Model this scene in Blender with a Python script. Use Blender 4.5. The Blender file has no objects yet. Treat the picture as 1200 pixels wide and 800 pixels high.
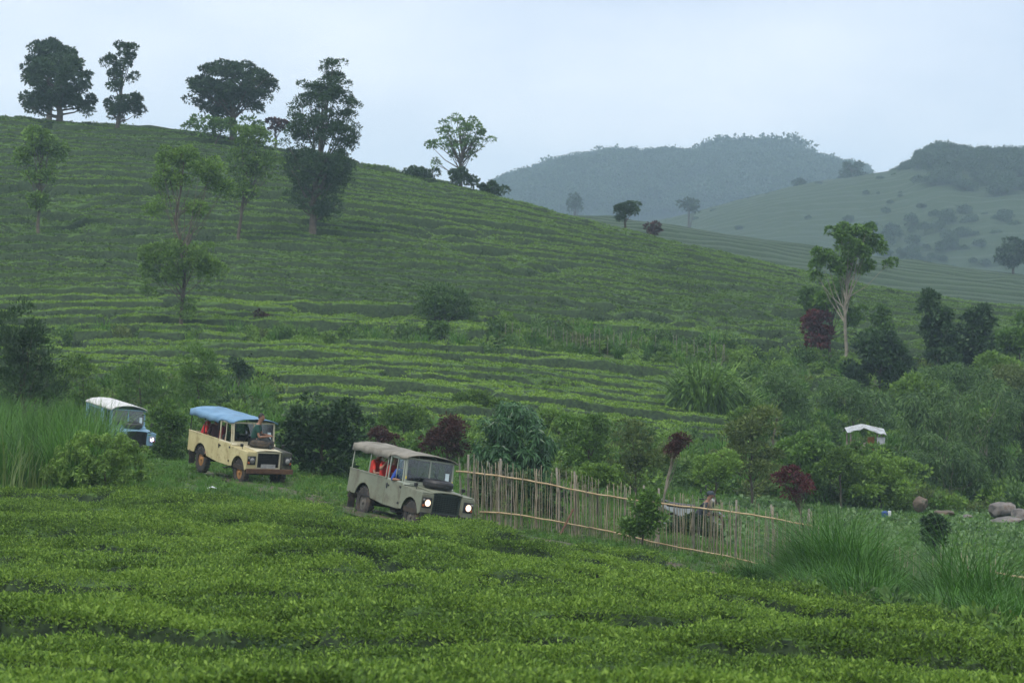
import bpy, bmesh, math, random
import numpy as np
from mathutils import Vector, Matrix, Euler
R = math.radians
sc = bpy.context.scene
COL = sc.collection

# ------------------------------------------------------------------ camera
F = 2800.0                      # focal length in pixels of the 1200 px wide photograph
cd = bpy.data.cameras.new('camera')
cam = bpy.data.objects.new('camera', cd); COL.objects.link(cam)
cam.location = (0, 0, 0); cam.rotation_euler = (R(90), 0, 0)
cd.sensor_width = 36; cd.lens = F/1200*36
cd.clip_start = 0.1; cd.clip_end = 9000
cd.dof.use_dof = True; cd.dof.focus_distance = 66; cd.dof.aperture_fstop = 4.0
sc.camera = cam

# ------------------------------------------------------------------ world: overcast daylight
SUN_EL, SUN_AZ = 58, 215
w = bpy.data.worlds.new('World'); sc.world = w; w.use_nodes = True
nt = w.node_tree; nt.nodes.clear()
def N(nt, t, **k):
    n = nt.nodes.new(t)
    for a, b in k.items(): setattr(n, a, b)
    return n
out = N(nt, 'ShaderNodeOutputWorld'); bg = N(nt, 'ShaderNodeBackground')
sky = N(nt, 'ShaderNodeTexSky', sky_type='NISHITA', sun_disc=False)
sky.sun_elevation = R(SUN_EL); sky.sun_rotation = R(SUN_AZ); sky.air_density = 1.0; sky.dust_density = 2.0
tc = N(nt, 'ShaderNodeTexCoord')
mp = N(nt, 'ShaderNodeMapping'); mp.inputs['Scale'].default_value = (1.6, 1.6, 4.0); mp.inputs['Location'].default_value = (0.35, 0.1, 0.62)
nz = N(nt, 'ShaderNodeTexNoise'); nz.inputs['Scale'].default_value = 2.3; nz.inputs['Detail'].default_value = 5; nz.inputs['Roughness'].default_value = 0.5
rp = N(nt, 'ShaderNodeValToRGB')
rp.color_ramp.elements[0].position = 0.36; rp.color_ramp.elements[0].color = (5.2, 5.7, 6.8, 1)
rp.color_ramp.elements[1].position = 0.66; rp.color_ramp.elements[1].color = (8.7, 8.6, 8.9, 1)
mx = N(nt, 'ShaderNodeMixRGB'); mx.inputs[0].default_value = 0.93
L = nt.links.new
L(tc.outputs['Generated'], mp.inputs[0]); L(mp.outputs[0], nz.inputs[0]); L(nz.outputs[0], rp.inputs[0])
L(sky.outputs[0], mx.inputs[1]); L(rp.outputs[0], mx.inputs[2]); L(mx.outputs[0], bg.inputs[0])
bg.inputs[1].default_value = 0.1
L(bg.outputs[0], out.inputs[0])
sd = bpy.data.lights.new('sun', 'SUN'); sd.energy = 1.5; sd.angle = R(12); sd.color = (1, 0.96, 0.9)
sun = bpy.data.objects.new('sun', sd); COL.objects.link(sun)
# sun comes from the left, in front of the camera's back: direction by elevation and compass
az = R(SUN_AZ)
sun_dir = Vector((math.sin(az)*math.cos(R(SUN_EL)), math.cos(az)*math.cos(R(SUN_EL)), math.sin(R(SUN_EL))))
sun.rotation_euler = sun_dir.to_track_quat('Z', 'Y').to_euler()
sc.view_settings.view_transform = 'Standard'; sc.view_settings.look = 'None'
sc.view_settings.exposure = 0.70; sc.view_settings.gamma = 1.0
sc.render.engine = 'CYCLES'
sc.cycles.use_denoising = True
sc.cycles.max_bounces = 6; sc.cycles.diffuse_bounces = 2; sc.cycles.glossy_bounces = 2
sc.cycles.transmission_bounces = 3; sc.cycles.transparent_max_bounces = 6; sc.cycles.volume_bounces = 1
sc.cycles.sample_clamp_indirect = 4
HAZE = 0.00038

# ------------------------------------------------------------------ terrain
def lerpcols(v):  # nine control columns -> fine columns
    return v
XC = [-400, 0, 200, 400, 600, 800, 1000, 1200, 1600]
ST = [  # distance, then the height of the ground as seen in the photograph at each column
 (3,   [1900]*9),
 (12,  [1060]*9),
 (24,  [858, 858, 858, 858, 858, 862, 868, 875, 890]),
 (40,  [712, 710, 708, 712, 718, 735, 752, 768, 790]),
 (55,  [628, 628, 628, 640, 661, 688, 718, 750, 800]),
 (62,  [590, 594, 592, 604, 628, 658, 694, 722, 775]),
 (71,  [545, 552, 566, 582, 606, 640, 672, 694, 740]),
 (80,  [528, 537, 548, 562, 590, 622, 645, 662, 700]),
 (93,  [520, 530, 537, 540, 565, 598, 618, 625, 650]),
 (105, [500, 508, 512, 514, 540, 575, 597, 602, 615]),
 (115, [478, 482, 484, 488, 512, 548, 570, 572, 580]),
 (130, [444, 446, 448, 454, 472, 508, 530, 532, 545]),
 (145, [410, 410, 406, 414, 428, 455, 480, 488, 495]),
 (160, [368, 368, 366, 376, 392, 410, 432, 445, 450]),
 (175, [318, 319, 322, 334, 352, 377, 399, 416, 422]),
 (190, [262, 265, 271, 286, 316, 348, 374, 398, 405]),
 (205, [206, 212, 221, 243, 278, 322, 357, 388, 397]),
 (220, [155, 165, 175, 209, 253, 303, 347, 380, 390]),
 (230, [134, 146, 156, 190, 241, 293, 340, 375, 388]),
 (245, [140, 152, 164, 202, 256, 308, 355, 388, 396]),
 (300, [230, 240, 250, 290, 340, 375, 410, 430, 435]),
 (400, [414]*9), (3500, [412]*9)]
XF = np.arange(-400, 1601, 20.0)
TL = np.arange(math.log(3), math.log(3500)+.001, .015)
_rows = np.array([np.interp(XF, XC, r) for _, r in ST])
_tl = np.log([s[0] for s in ST])
TAB = np.stack([np.interp(TL, _tl, _rows[:, j]*0+_rows[:, j]) for j in range(len(XF))], 1)
# interpolate height rather than picture row close to the camera
for j in range(len(XF)):
    z = np.interp(np.exp(TL), np.exp(_tl), (400-_rows[:, j])/F*np.exp(_tl))
    near = np.exp(TL) < 62
    TAB[near, j] = (400 - z[near]*F/np.exp(TL[near]))
TABZ = (400-TAB)/F*np.exp(TL)[:, None]
def blur(a, axis, s):
    r = int(3*s+1); k = np.exp(-.5*(np.arange(-r, r+1)/s)**2); k /= k.sum()
    p = [(0, 0), (0, 0)]; p[axis] = (r, r)
    b = np.pad(a, p, mode='edge')
    return sum(k[i]*np.take(b, range(i, i+a.shape[axis]), axis) for i in range(2*r+1))
TABZ = blur(blur(TABZ, 0, 1.2), 1, 3.0)

def _h(ix, iy, s):
    n = (ix.astype(np.int64)*374761393 + iy.astype(np.int64)*668265263 + s*974711) & 0x7fffffff
    n = ((n ^ (n >> 13))*1274126177) & 0x7fffffff
    return ((n ^ (n >> 16)) & 0xffff)/65535.0
def vn(x, y, s=0):
    x = np.asarray(x, float); y = np.asarray(y, float)
    ix = np.floor(x); iy = np.floor(y); fx = x-ix; fy = y-iy
    fx = fx*fx*(3-2*fx); fy = fy*fy*(3-2*fy)
    a = _h(ix, iy, s); b = _h(ix+1, iy, s); c = _h(ix, iy+1, s); d = _h(ix+1, iy+1, s)
    return (a*(1-fx)+b*fx)*(1-fy)+(c*(1-fx)+d*fx)*fy
def fbm(x, y, s=0, o=3):
    v = 0; a = .5; t = 0
    for i in range(o):
        v = v+a*vn(x*2**i, y*2**i, s+i*17); t += a; a *= .5
    return v/t
def Gz(x, Y):
    x = np.asarray(x, float); Y = np.asarray(Y, float)
    Yc = np.clip(Y, 3.0, 3499)
    xi = np.clip(600+F*x/Yc, -400, 1599.9)
    fx = (xi+400)/20; ft = np.clip((np.log(Yc)-TL[0])/.015, 0, len(TL)-1.001)
    ix = fx.astype(int); it = ft.astype(int); a = fx-ix; b = ft-it
    z = (TABZ[it, ix]*(1-a)+TABZ[it, np.minimum(ix+1, len(XF)-1)]*a)*(1-b) + \
        (TABZ[it+1, ix]*(1-a)+TABZ[it+1, np.minimum(ix+1, len(XF)-1)]*a)*b
    return z + .25*(fbm(x/7, Y/7, 5)-.5)*np.clip((Y-58)/20, 0, 1)
def X(xi, Y): return (np.asarray(xi, float)-600)*Y/F
def Zp(yi, Y): return (400-np.asarray(yi, float))*Y/F
def gz(xi, Y): return float(Gz(X(xi, Y), Y))
def find_Y(xi, yi, lo=62, hi=229):
    best = lo
    for Y in np.arange(lo, hi, .5):
        if 400-gz(xi, Y)*F/Y >= yi: best = Y
    return float(best)

# ------------------------------------------------------------------ materials
MATS = {}
def nmat(name):
    m = bpy.data.materials.new(name); m.use_nodes = True; MATS[name] = m
    n = m.node_tree; n.nodes.clear()
    return m, n
def leafmat(name, c1, c2, trans=.25, rough=.55, c3=None, nscale=.6, rnd=.5):
    m, n = nmat(name); l = n.links.new
    o = N(n, 'ShaderNodeOutputMaterial'); p = N(n, 'ShaderNodeBsdfPrincipled'); t = N(n, 'ShaderNodeBsdfTranslucent')
    mixs = N(n, 'ShaderNodeMixShader'); mixs.inputs[0].default_value = trans
    g = N(n, 'ShaderNodeNewGeometry'); oi = N(n, 'ShaderNodeObjectInfo'); nz = N(n, 'ShaderNodeTexNoise')
    nz.inputs['Scale'].default_value = nscale; nz.inputs['Detail'].default_value = 2
    l(g.outputs['Position'], nz.inputs['Vector'])
    a = N(n, 'ShaderNodeMath', operation='MULTIPLY'); a.inputs[1].default_value = rnd; l(g.outputs['Random Per Island'], a.inputs[0])
    b = N(n, 'ShaderNodeMath', operation='MULTIPLY_ADD'); b.inputs[1].default_value = .25; l(oi.outputs['Random'], b.inputs[0]); l(a.outputs[0], b.inputs[2])
    c = N(n, 'ShaderNodeMath', operation='MULTIPLY_ADD'); c.inputs[1].default_value = .9; l(nz.outputs[0], c.inputs[0]); l(b.outputs[0], c.inputs[2])
    r = N(n, 'ShaderNodeValToRGB'); e = r.color_ramp.elements
    e[0].position = .42; e[0].color = (*c1, 1); e[1].position = 1.05 if c3 is None else .85; e[1].color = (*c2, 1)
    e[1].position = min(e[1].position, 1)
    if c3: k = e.new(.98); k.color = (*c3, 1)
    l(c.outputs[0], r.inputs[0]); l(r.outputs[0], p.inputs['Base Color']); l(r.outputs[0], t.inputs['Color'])
    p.inputs['Roughness'].default_value = rough; p.inputs['Specular IOR Level'].default_value = .3
    l(p.outputs[0], mixs.inputs[1]); l(t.outputs[0], mixs.inputs[2]); l(mixs.outputs[0], o.inputs[0])
    return m
def surf(name, c1, c2=None, rough=.8, scale=4, metal=0, bump=0, spec=.4, detail=5, lo=.35, hi=.65, dirt=None, dscale=2, dlo=.5, dhi=.7):
    m, n = nmat(name); l = n.links.new
    o = N(n, 'ShaderNodeOutputMaterial'); p = N(n, 'ShaderNodeBsdfPrincipled')
    tcn = N(n, 'ShaderNodeTexCoord'); nz = N(n, 'ShaderNodeTexNoise'); nz.inputs['Scale'].default_value = scale; nz.inputs['Detail'].default_value = detail
    l(tcn.outputs['Object'], nz.inputs['Vector'])
    r = N(n, 'ShaderNodeValToRGB'); e = r.color_ramp.elements
    e[0].position = lo; e[0].color = (*c1, 1); e[1].position = hi; e[1].color = (*(c2 or c1), 1)
    l(nz.outputs[0], r.inputs[0]); col = r.outputs[0]
    if dirt:
        n2 = N(n, 'ShaderNodeTexNoise'); n2.inputs['Scale'].default_value = dscale; n2.inputs['Detail'].default_value = 6; n2.inputs['Roughness'].default_value = .7
        l(tcn.outputs['Object'], n2.inputs['Vector'])
        r2 = N(n, 'ShaderNodeValToRGB'); r2.color_ramp.elements[0].position = dlo; r2.color_ramp.elements[1].position = dhi
        l(n2.outputs[0], r2.inputs[0]); mm = N(n, 'ShaderNodeMixRGB'); l(r2.outputs[0], mm.inputs[0]); l(col, mm.inputs[1]); mm.inputs[2].default_value = (*dirt, 1)
        col = mm.outputs[0]
    l(col, p.inputs['Base Color'])
    p.inputs['Roughness'].default_value = rough; p.inputs['Metallic'].default_value = metal; p.inputs['Specular IOR Level'].default_value = spec
    if bump:
        bp = N(n, 'ShaderNodeBump'); bp.inputs['Strength'].default_value = bump; bp.inputs['Distance'].default_value = .05
        l(nz.outputs[0], bp.inputs['Height']); l(bp.outputs[0], p.inputs['Normal'])
    l(p.outputs[0], o.inputs[0])
    return m
def glow(name, c, s):
    m, n = nmat(name); o = N(n, 'ShaderNodeOutputMaterial'); e = N(n, 'ShaderNodeEmission')
    e.inputs[0].default_value = (*c, 1); e.inputs[1].default_value = s; n.links.new(e.outputs[0], o.inputs[0]); return m
def glassmat(name, tint, clear):
    m, n = nmat(name); o = N(n, 'ShaderNodeOutputMaterial'); t = N(n, 'ShaderNodeBsdfTransparent'); t.inputs[0].default_value = (*tint, 1)
    g = N(n, 'ShaderNodeBsdfGlossy'); g.inputs['Roughness'].default_value = .08; x = N(n, 'ShaderNodeMixShader')
    g.inputs[0].default_value = (.8, .85, .9, 1)
    x.inputs[0].default_value = 1-clear; n.links.new(t.outputs[0], x.inputs[1]); n.links.new(g.outputs[0], x.inputs[2]); n.links.new(x.outputs[0], o.inputs[0]); return m

tea_near = leafmat('tea leaves near', (.030, .062, .012), (.125, .235, .028), .35, .6, (.22, .35, .05), .35)
tea_mid = leafmat('tea leaves terraces', (.045, .092, .016), (.15, .28, .03), .3, .55, (.21, .34, .045), .12)
tea_hill = leafmat('tea leaves hill', (.040, .082, .022), (.12, .215, .036), .25, .6, (.16, .27, .05), .05, .3)
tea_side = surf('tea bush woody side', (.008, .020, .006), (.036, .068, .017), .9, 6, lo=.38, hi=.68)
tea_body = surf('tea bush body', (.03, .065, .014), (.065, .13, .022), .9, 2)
soil = surf('grassy soil', (.035, .065, .016), (.065, .11, .026), .95, .25, detail=8, bump=.4, dirt=(.085, .06, .035), dscale=.9, dlo=.56, dhi=.68)
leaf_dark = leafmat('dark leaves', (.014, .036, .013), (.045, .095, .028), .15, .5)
leaf_skyline = leafmat('skyline tree leaves', (.015, .036, .018), (.045, .088, .034), .15, .6)
leaf_mid = leafmat('mid green leaves', (.032, .076, .016), (.12, .235, .038), .25, .5)
leaf_light = leafmat('light green leaves', (.055, .11, .022), (.165, .29, .045), .3, .5)
leaf_bright = leafmat('bright tree leaves', (.07, .14, .025), (.20, .34, .06), .35, .5)
leaf_olive = leafmat('olive leaves', (.045, .085, .02), (.13, .18, .045), .25, .55)
leaf_palm = leafmat('blue green pointed leaves', (.018, .058, .022), (.075, .17, .065), .2, .35)
leaf_bamboo = leafmat('bamboo leaves', (.024, .064, .017), (.10, .19, .045), .22, .45)
leaf_red = leafmat('maroon leaves', (.03, .018, .016), (.085, .035, .030), .2, .6)
leaf_crimson = leafmat('crimson leaves', (.055, .012, .014), (.12, .028, .030), .2, .6)
leaf_veg = leafmat('vegetable leaves', (.045, .10, .03), (.17, .28, .11), .25, .45)
grass_m = leafmat('long grass', (.028, .075, .011), (.095, .23, .028), .3, .5)
grass_deep = leafmat('deep green grass', (.016, .052, .007), (.065, .18, .018), .3, .55)
grass_pale = leafmat('pale grass', (.05, .09, .02), (.13, .19, .05), .3, .5)
grass_dry = leafmat('dry grass', (.12, .10, .045), (.26, .22, .12), .2, .7)
bark = surf('bark', (.05, .042, .03), (.11, .095, .07), .95, 3, bump=.5)
bark_pale = surf('pale bark', (.13, .12, .09), (.24, .22, .17), .9, 3, bump=.4)
far_tea = leafmat('far tea slope', (.010, .025, .008), (.023, .047, .012), 0, .8, None, .03)  # colour darkened to hold the leaf self-shadow this smooth slope lacks
bamboo_a = surf('weathered bamboo', (.20, .165, .11), (.36, .31, .22), .7, 6)
bamboo_b = surf('grey bamboo', (.13, .12, .095), (.26, .24, .19), .8, 6)
bamboo_g = surf('greenish bamboo', (.10, .12, .05), (.20, .20, .09), .7, 6)
bamboo_rail = surf('split bamboo rail', (.36, .25, .13), (.52, .40, .24), .6, 5)
rock_m = surf('rock', (.09, .085, .08), (.22, .20, .18), .9, 2.4, bump=1.0, dirt=(.11, .085, .06), dscale=1.6, dlo=.55, dhi=.66)

# ------------------------------------------------------------------ object helpers
def tag(o, label=None, cat=None, group=None, kind=None):
    if label: o['label'] = label
    if cat: o['category'] = cat
    if group: o['group'] = group
    if kind: o['kind'] = kind
    return o
def empty(name, loc=(0, 0, 0), label=None, cat=None, group=None):
    o = bpy.data.objects.new(name, None); COL.objects.link(o); o.location = loc; o.empty_display_size = .2
    return tag(o, label, cat, group)
def link(name, me, parent=None, mat=None):
    o = bpy.data.objects.new(name, me); COL.objects.link(o)
    if mat is not None and not me.materials:
        for k in (mat if isinstance(mat, (list, tuple)) else [mat]): me.materials.append(k)
    if parent: o.parent = parent
    return o
def np_mesh(name, V, Fq, smooth=False, mi=None):
    """V (n,3), Fq (m,k) with k 3 or 4"""
    V = np.asarray(V, np.float32); Fq = np.asarray(Fq, np.int32); k = Fq.shape[1]
    me = bpy.data.meshes.new(name)
    me.vertices.add(len(V)); me.vertices.foreach_set('co', V.ravel())
    me.loops.add(Fq.size); me.loops.foreach_set('vertex_index', Fq.ravel())
    me.polygons.add(len(Fq)); me.polygons.foreach_set('loop_start', np.arange(0, Fq.size, k, dtype=np.int32))
    if mi is not None: me.polygons.foreach_set('material_index', np.asarray(mi, np.int32))
    me.update(calc_edges=True)
    if smooth: me.polygons.foreach_set('use_smooth', np.ones(len(Fq), bool))
    me.validate()
    return me
def norm(v): return v/np.maximum(np.linalg.norm(v, axis=1, keepdims=True), 1e-9)

def leaves(P, D, size, aspect=.45, rng=None, droop=0, fold=.12):
    """one folded diamond per point P, growing along D"""
    n = len(P); D = norm(D); r = norm(rng.normal(size=(n, 3)))
    Wd = norm(np.cross(D, r)); Nn = np.cross(D, Wd)
    s = size*rng.uniform(.65, 1.35, (n, 1))
    base = P; mid = P+D*s*.5; tip = P+D*s
    tip[:, 2] -= droop*s[:, 0]; mid[:, 2] -= droop*.25*s[:, 0]
    Lf = mid+Wd*s*aspect*.5+Nn*s*fold; Rt = mid-Wd*s*aspect*.5+Nn*s*fold
    V = np.stack([base, Lf, tip, Rt], 1).reshape(-1, 3)
    return V, np.arange(4*n).reshape(n, 4)
def cat_mesh(parts):
    V = []; Fq = []; o = 0
    for v, f in parts: V.append(v); Fq.append(f+o); o += len(v)
    return np.concatenate(V), np.concatenate(Fq)
def tube(pts, rad, n=6):
    pts = np.asarray(pts, float); m = len(pts); rad = np.broadcast_to(rad, (m,)) if np.ndim(rad) == 0 else np.asarray(rad)
    V = []; prev = None
    for i in range(m):
        d = pts[min(i+1, m-1)]-pts[max(i-1, 0)]; d = d/max(np.linalg.norm(d), 1e-9)
        ref = np.array([0, 0, 1.]) if abs(d[2]) < .9 else np.array([1., 0, 0])
        a = np.cross(d, ref); a /= np.linalg.norm(a); b = np.cross(d, a)
        if prev is not None and np.dot(a, prev) < 0: a = -a; b = -b
        prev = a
        for k in range(n):
            t = 2*math.pi*k/n; V.append(pts[i]+rad[i]*(math.cos(t)*a+math.sin(t)*b))
    Q = [[i*n+k, i*n+(k+1) % n, (i+1)*n+(k+1) % n, (i+1)*n+k] for i in range(m-1) for k in range(n)]
    c0 = len(V); V.append(pts[0]); V.append(pts[-1])
    Q += [[c0, (k+1) % n, k, c0] for k in range(0)]
    for base, cc in ((0, c0), ((m-1)*n, c0+1)):
        for k in range(0, n, 2): Q.append([cc, base+k, base+(k+1) % n, base+(k+2) % n])
    return np.array(V), np.array(Q)

# ------------------------------------------------------------------ instanced ground cover
def gn_scatter(name, P, S, RZ, IDX, variants, label, cat, tilt=None):
    n = len(P)
    me = bpy.data.meshes.new(name); me.vertices.add(n); me.vertices.foreach_set('co', np.asarray(P, np.float32).ravel())
    rot = np.zeros((n, 3), np.float32); rot[:, 2] = RZ
    if tilt is not None: rot[:, :2] = tilt
    for nm, ty, arr, key in (('rot', 'FLOAT_VECTOR', rot.ravel(), 'vector'), ('scl', 'FLOAT', np.asarray(S, np.float32), 'value'), ('vid', 'INT', np.asarray(IDX, np.int32), 'value')):
        a = me.attributes.new(nm, ty, 'POINT'); a.data.foreach_set(key, arr)
    o = bpy.data.objects.new(name, me); COL.objects.link(o); tag(o, label, cat, kind='stuff')
    ng = bpy.data.node_groups.new(name+' scatter', 'GeometryNodeTree')
    ng.interface.new_socket('Geometry', in_out='INPUT', socket_type='NodeSocketGeometry')
    ng.interface.new_socket('Geometry', in_out='OUTPUT', socket_type='NodeSocketGeometry')
    gi = N(ng, 'NodeGroupInput'); go = N(ng, 'NodeGroupOutput'); j = N(ng, 'GeometryNodeJoinGeometry')
    def attr(nm, dt):
        a = N(ng, 'GeometryNodeInputNamedAttribute', data_type=dt); a.inputs[0].default_value = nm; return a
    ar = attr('rot', 'FLOAT_VECTOR'); as_ = attr('scl', 'FLOAT'); av = attr('vid', 'INT')
    for i, vo in enumerate(variants):
        ip = N(ng, 'GeometryNodeInstanceOnPoints'); ob = N(ng, 'GeometryNodeObjectInfo'); ob.inputs['Object'].default_value = vo
        ob.inputs['As Instance'].default_value = True
        cmp = N(ng, 'FunctionNodeCompare', data_type='INT', operation='EQUAL')
        ci = [s for s in cmp.inputs if s.enabled]; 
        ng.links.new(av.outputs[0], ci[0]); ci[1].default_value = i
        ng.links.new(gi.outputs[0], ip.inputs['Points']); ng.links.new(cmp.outputs[0], ip.inputs['Selection'])
        ng.links.new(ob.outputs['Geometry'], ip.inputs['Instance'])
        ng.links.new(ar.outputs[0], ip.inputs['Rotation']); ng.links.new(as_.outputs[0], ip.inputs['Scale'])
        ng.links.new(ip.outputs[0], j.inputs[0])
    ng.links.new(j.outputs[0], go.inputs[0])
    md = o.modifiers.new('scatter', 'NODES'); md.node_group = ng
    return o
def variant(name, V, Q, mat):
    me = np_mesh(name, V, Q); me.materials.append(mat)
    return bpy.data.objects.new(name, me)      # source mesh only, never linked to the scene

def tuft_leafy(seed, n, rad, h, ls, asp=.45, up=.6, droop=0):
    g = np.random.default_rng(seed)
    P = g.normal(size=(n, 3))*[rad*.5, rad*.5, 0]; P[:, 2] = g.uniform(-.25, 1, n)*h
    P[:, :2] *= (1.15-.5*np.clip(P[:, 2:3]/h, 0, 1))
    D = g.normal(size=(n, 3))*[1, 1, .5]+np.concatenate([P[:, :2]/rad, np.full((n, 1), up)], 1)
    return leaves(P, D, ls, asp, g, droop)
def blades(n, spread, h, wd, seed, lean=.5, segs=3):
    g = np.random.default_rng(seed); V = []; Q = []
    a = g.uniform(0, 2*math.pi, n); r = spread*np.sqrt(g.uniform(0, 1, n))
    p0 = np.stack([r*np.cos(a), r*np.sin(a), np.zeros(n)], 1)
    b = a+g.normal(0, .9, n); dirn = np.stack([np.cos(b), np.sin(b), np.zeros(n)], 1); side = np.stack([-np.sin(b+g.normal(0,.7,n)), np.cos(b), np.zeros(n)], 1)
    side = norm(side)
    H = h*g.uniform(.5, 1.15, n); ln = lean*g.uniform(.2, 1.4, n)
    rows = []
    for k in range(segs+1):
        t = k/segs
        c = p0+dirn*(H*ln*t**2.2)[:, None]; c[:, 2] += H*(t-.32*ln*t**3)
        wv = wd*(1-t**1.5)*g.uniform(.9, 1.1)+.002
        rows.append(c-side*wv*.5); rows.append(c+side*wv*.5)
    A = np.stack(rows, 1); m = 2*(segs+1); V = A.reshape(-1, 3)
    Q = np.concatenate([np.arange(n)[:, None]*m+np.array([2*k, 2*k+1, 2*k+3, 2*k+2]) for k in range(segs)])
    return V, Q

# ------------------------------------------------------------------ the ground sheet
def build_ground():
    xi = np.concatenate([np.arange(-3200, -400, 200), np.arange(-400, 1601, 8.0), np.arange(1800, 4500, 200)])
    Y = np.exp(np.concatenate([np.arange(math.log(3), math.log(55), .05), np.arange(math.log(55), math.log(250), .006), np.arange(math.log(250), math.log(3400), .05)]))
    XX, YY = np.meshgrid(xi, Y); x = (XX-600)*YY/F; z = Gz(x, YY)
    z = z-.04*vn(x*1.3, YY*1.3, 3)
    V = np.stack([x, YY, z], -1).reshape(-1, 3); nx = len(xi); ny = len(Y)
    i = (np.arange(ny-1)[:, None]*nx+np.arange(nx-1)[None]).ravel()
    Q = np.stack([i, i+1, i+nx+1, i+nx], 1)
    # rear part, under and behind the camera
    x0, x1, z0 = V[0][0], V[nx-1][0], V[0][2]
    o = len(V); V = np.concatenate([V, [[-400, -400, -1.6], [400, -400, -1.6], [400, 3, -1.6], [-400, 3, -1.6]]])
    Q = np.concatenate([Q, [[o, o+1, nx-1, 0], [o, 0, 0+0, o+3], [o+1, o+2, nx-1, nx-1]]]) if False else np.concatenate([Q, [[o, o+1, o+2, o+3]]])
    V[o+2:o+4, 2] = -1.62; V[o:o+2, 2] = -1.62
    ob = link('ground', np_mesh('ground', V, Q, True), None, soil); tag(ob, kind='structure')
build_ground()

road_m = surf('wheel worn dirt', (.06, .045, .03), (.11, .085, .055), .95, 1.2, bump=.6, dirt=(.04, .07, .022), dscale=1.3, dlo=.44, dhi=.56)
def build_road():
    RX0 = [-200, 150, 290, 470, 620, 800, 1000, 1300]; RY0 = [104, 93, 71.5, 62, 60.5, 58.5, 54, 48]
    xi = np.arange(-160, 1280, 6.0); yc = np.interp(xi, RX0, RY0); V = []
    for wv in np.linspace(-1.5, 1.5, 9):
        Y = yc+wv*1.5; x = (xi-600)*Y/F; V.append(np.stack([x, Y, Gz(x, Y)+.012-.05*np.exp(-((abs(wv)-.8)/.25)**2)+.05], 1))
    n = len(xi); V = np.concatenate(V); i = (np.arange(8)[:, None]*n+np.arange(n-1)[None]).ravel()
    tag(link('dirt_track', np_mesh('dirt_track', V, np.stack([i, i+1, i+n+1, i+n], 1), True), None, road_m), kind='structure')
build_road()
# ------------------------------------------------------------------ tea hedges
def tea_edge(xi): return np.interp(xi, [-400, 200, 450, 560, 650, 750, 850, 1000, 1200, 1600], [60.5, 60, 57.8, 57.5, 56, 53, 47.5, 41, 33, 28])
def near_profile(x, Y):
    xi = 600+F*x/Y
    ph = (Y+.10*x+1.3*fbm(x/5, Y/6, 21)+.5*vn(x/1.6, Y/1.6, 22))/2.35
    p = ph-np.floor(ph); row = np.floor(ph)
    gapw = .10+.26*vn(row*3.1, x/3.5, 23)**1.5*np.clip((vn(x/2.3, row*1.7, 24)-.3)/.15, 0, 1)
    d = np.minimum(p, 1-p)
    h = np.clip((d-gapw*.45)/.07, 0, 1); h = h*h*(3-2*h)
    cut = vn(x/2.1+row*7.7, row*5.3, 29); h = h*(1-.85*np.clip((cut-.78)/.05, 0, 1))*(1-.8*np.clip((vn(x/2.6, Y/.9, 31)-.82)/.05, 0, 1))
    amp = 1-.8*np.clip((Y-50)/6, 0, 1)
    H = .54+.60*(fbm(x/3.0, Y/2.6, 25)-.5)*amp+.16*(_h(row, row*0+7, 5)-.5)*amp+.10*np.sin(np.pi*p)+.30*(.5-p)*np.clip(vn(row*2.3, x/3.5, 33)*1.8-.3, 0, 1.2)*amp+.14*(vn(x/.55, Y/.55, 26)-.5)
    m = np.clip((tea_edge(xi)+.6*(vn(x/1.2, 3.3, 27)-.5)-Y)/.35, 0, 1)
    return h*m, H*h*m+.03*(1-h)
def hill_mask(xi, Y):
    n = vn(xi/60, Y/9, 41); n2 = vn(xi/25, Y/4, 42)
    m = np.ones_like(xi)
    # scrubby bank and gully with the little stake fence
    bank = (xi > 555+40*n)&(Y > 146+6*n2)&(Y < 163-4*n)&(xi < 1400)
    m[bank] = 0
    m[(xi > 840+60*n)&(Y < 150)] = 0
    m[(xi > 600)&(Y < 118+10*n)] = 0
    m[(xi < 330)&(Y < 122+6*n)] = 0
    m[(Y < 112)] = 0
    m[(xi < 420)&(Y > 141+5*n2)&(Y < 147+4*n)] = 0
    m[(xi > 400)&(xi < 620)&(Y > 144+3*n2)&(Y < 149+5*n)] = 0
    return m
def hill_profile(x, Y, z):
    xi = 600+F*x/Y
    sp = 2.1
    ph = .62*Y/sp+.38*z/.58+.55*fbm(x/14, Y/9, 51)*2+.22*vn(x/3.2, Y/5, 52)
    row = np.floor(ph); p = ph-row
    big = (_h(row, row*0+3, 9) > .86)
    gapw = .17+.16*vn(row*3.3, x/7, 53)
    h = np.clip((p-gapw)/.09, 0, 1)*np.clip((1-p)/.05, 0, 1)
    inner = np.clip((p-gapw-.02)/.16, 0, 1)
    cut = vn(x/3.4+row*7.7, row*5.3, 54); h = h*(1-np.clip((cut-.88)/.05, 0, 1))
    H = .80+.40*(vn(row*1.9, x/6, 55)-.5)+.16*big+.22*(vn(x/1.1, Y/1.1, 56)-.5)+.05*inner
    slope = np.clip((Gz(x, Y+1.5)-Gz(x, Y-1.5))/3, 0, .6)
    H = H+np.clip(slope*2.1*.54+.10, 0, .48)*(.5-p)
    m = hill_mask(xi, Y)
    # thin, patchy bushes here and there
    pt = fbm(x/9, Y/5, 57); H = H*np.clip((pt-.22)/.12, .25, 1)
    return h*m*inner, H*h*m
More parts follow.
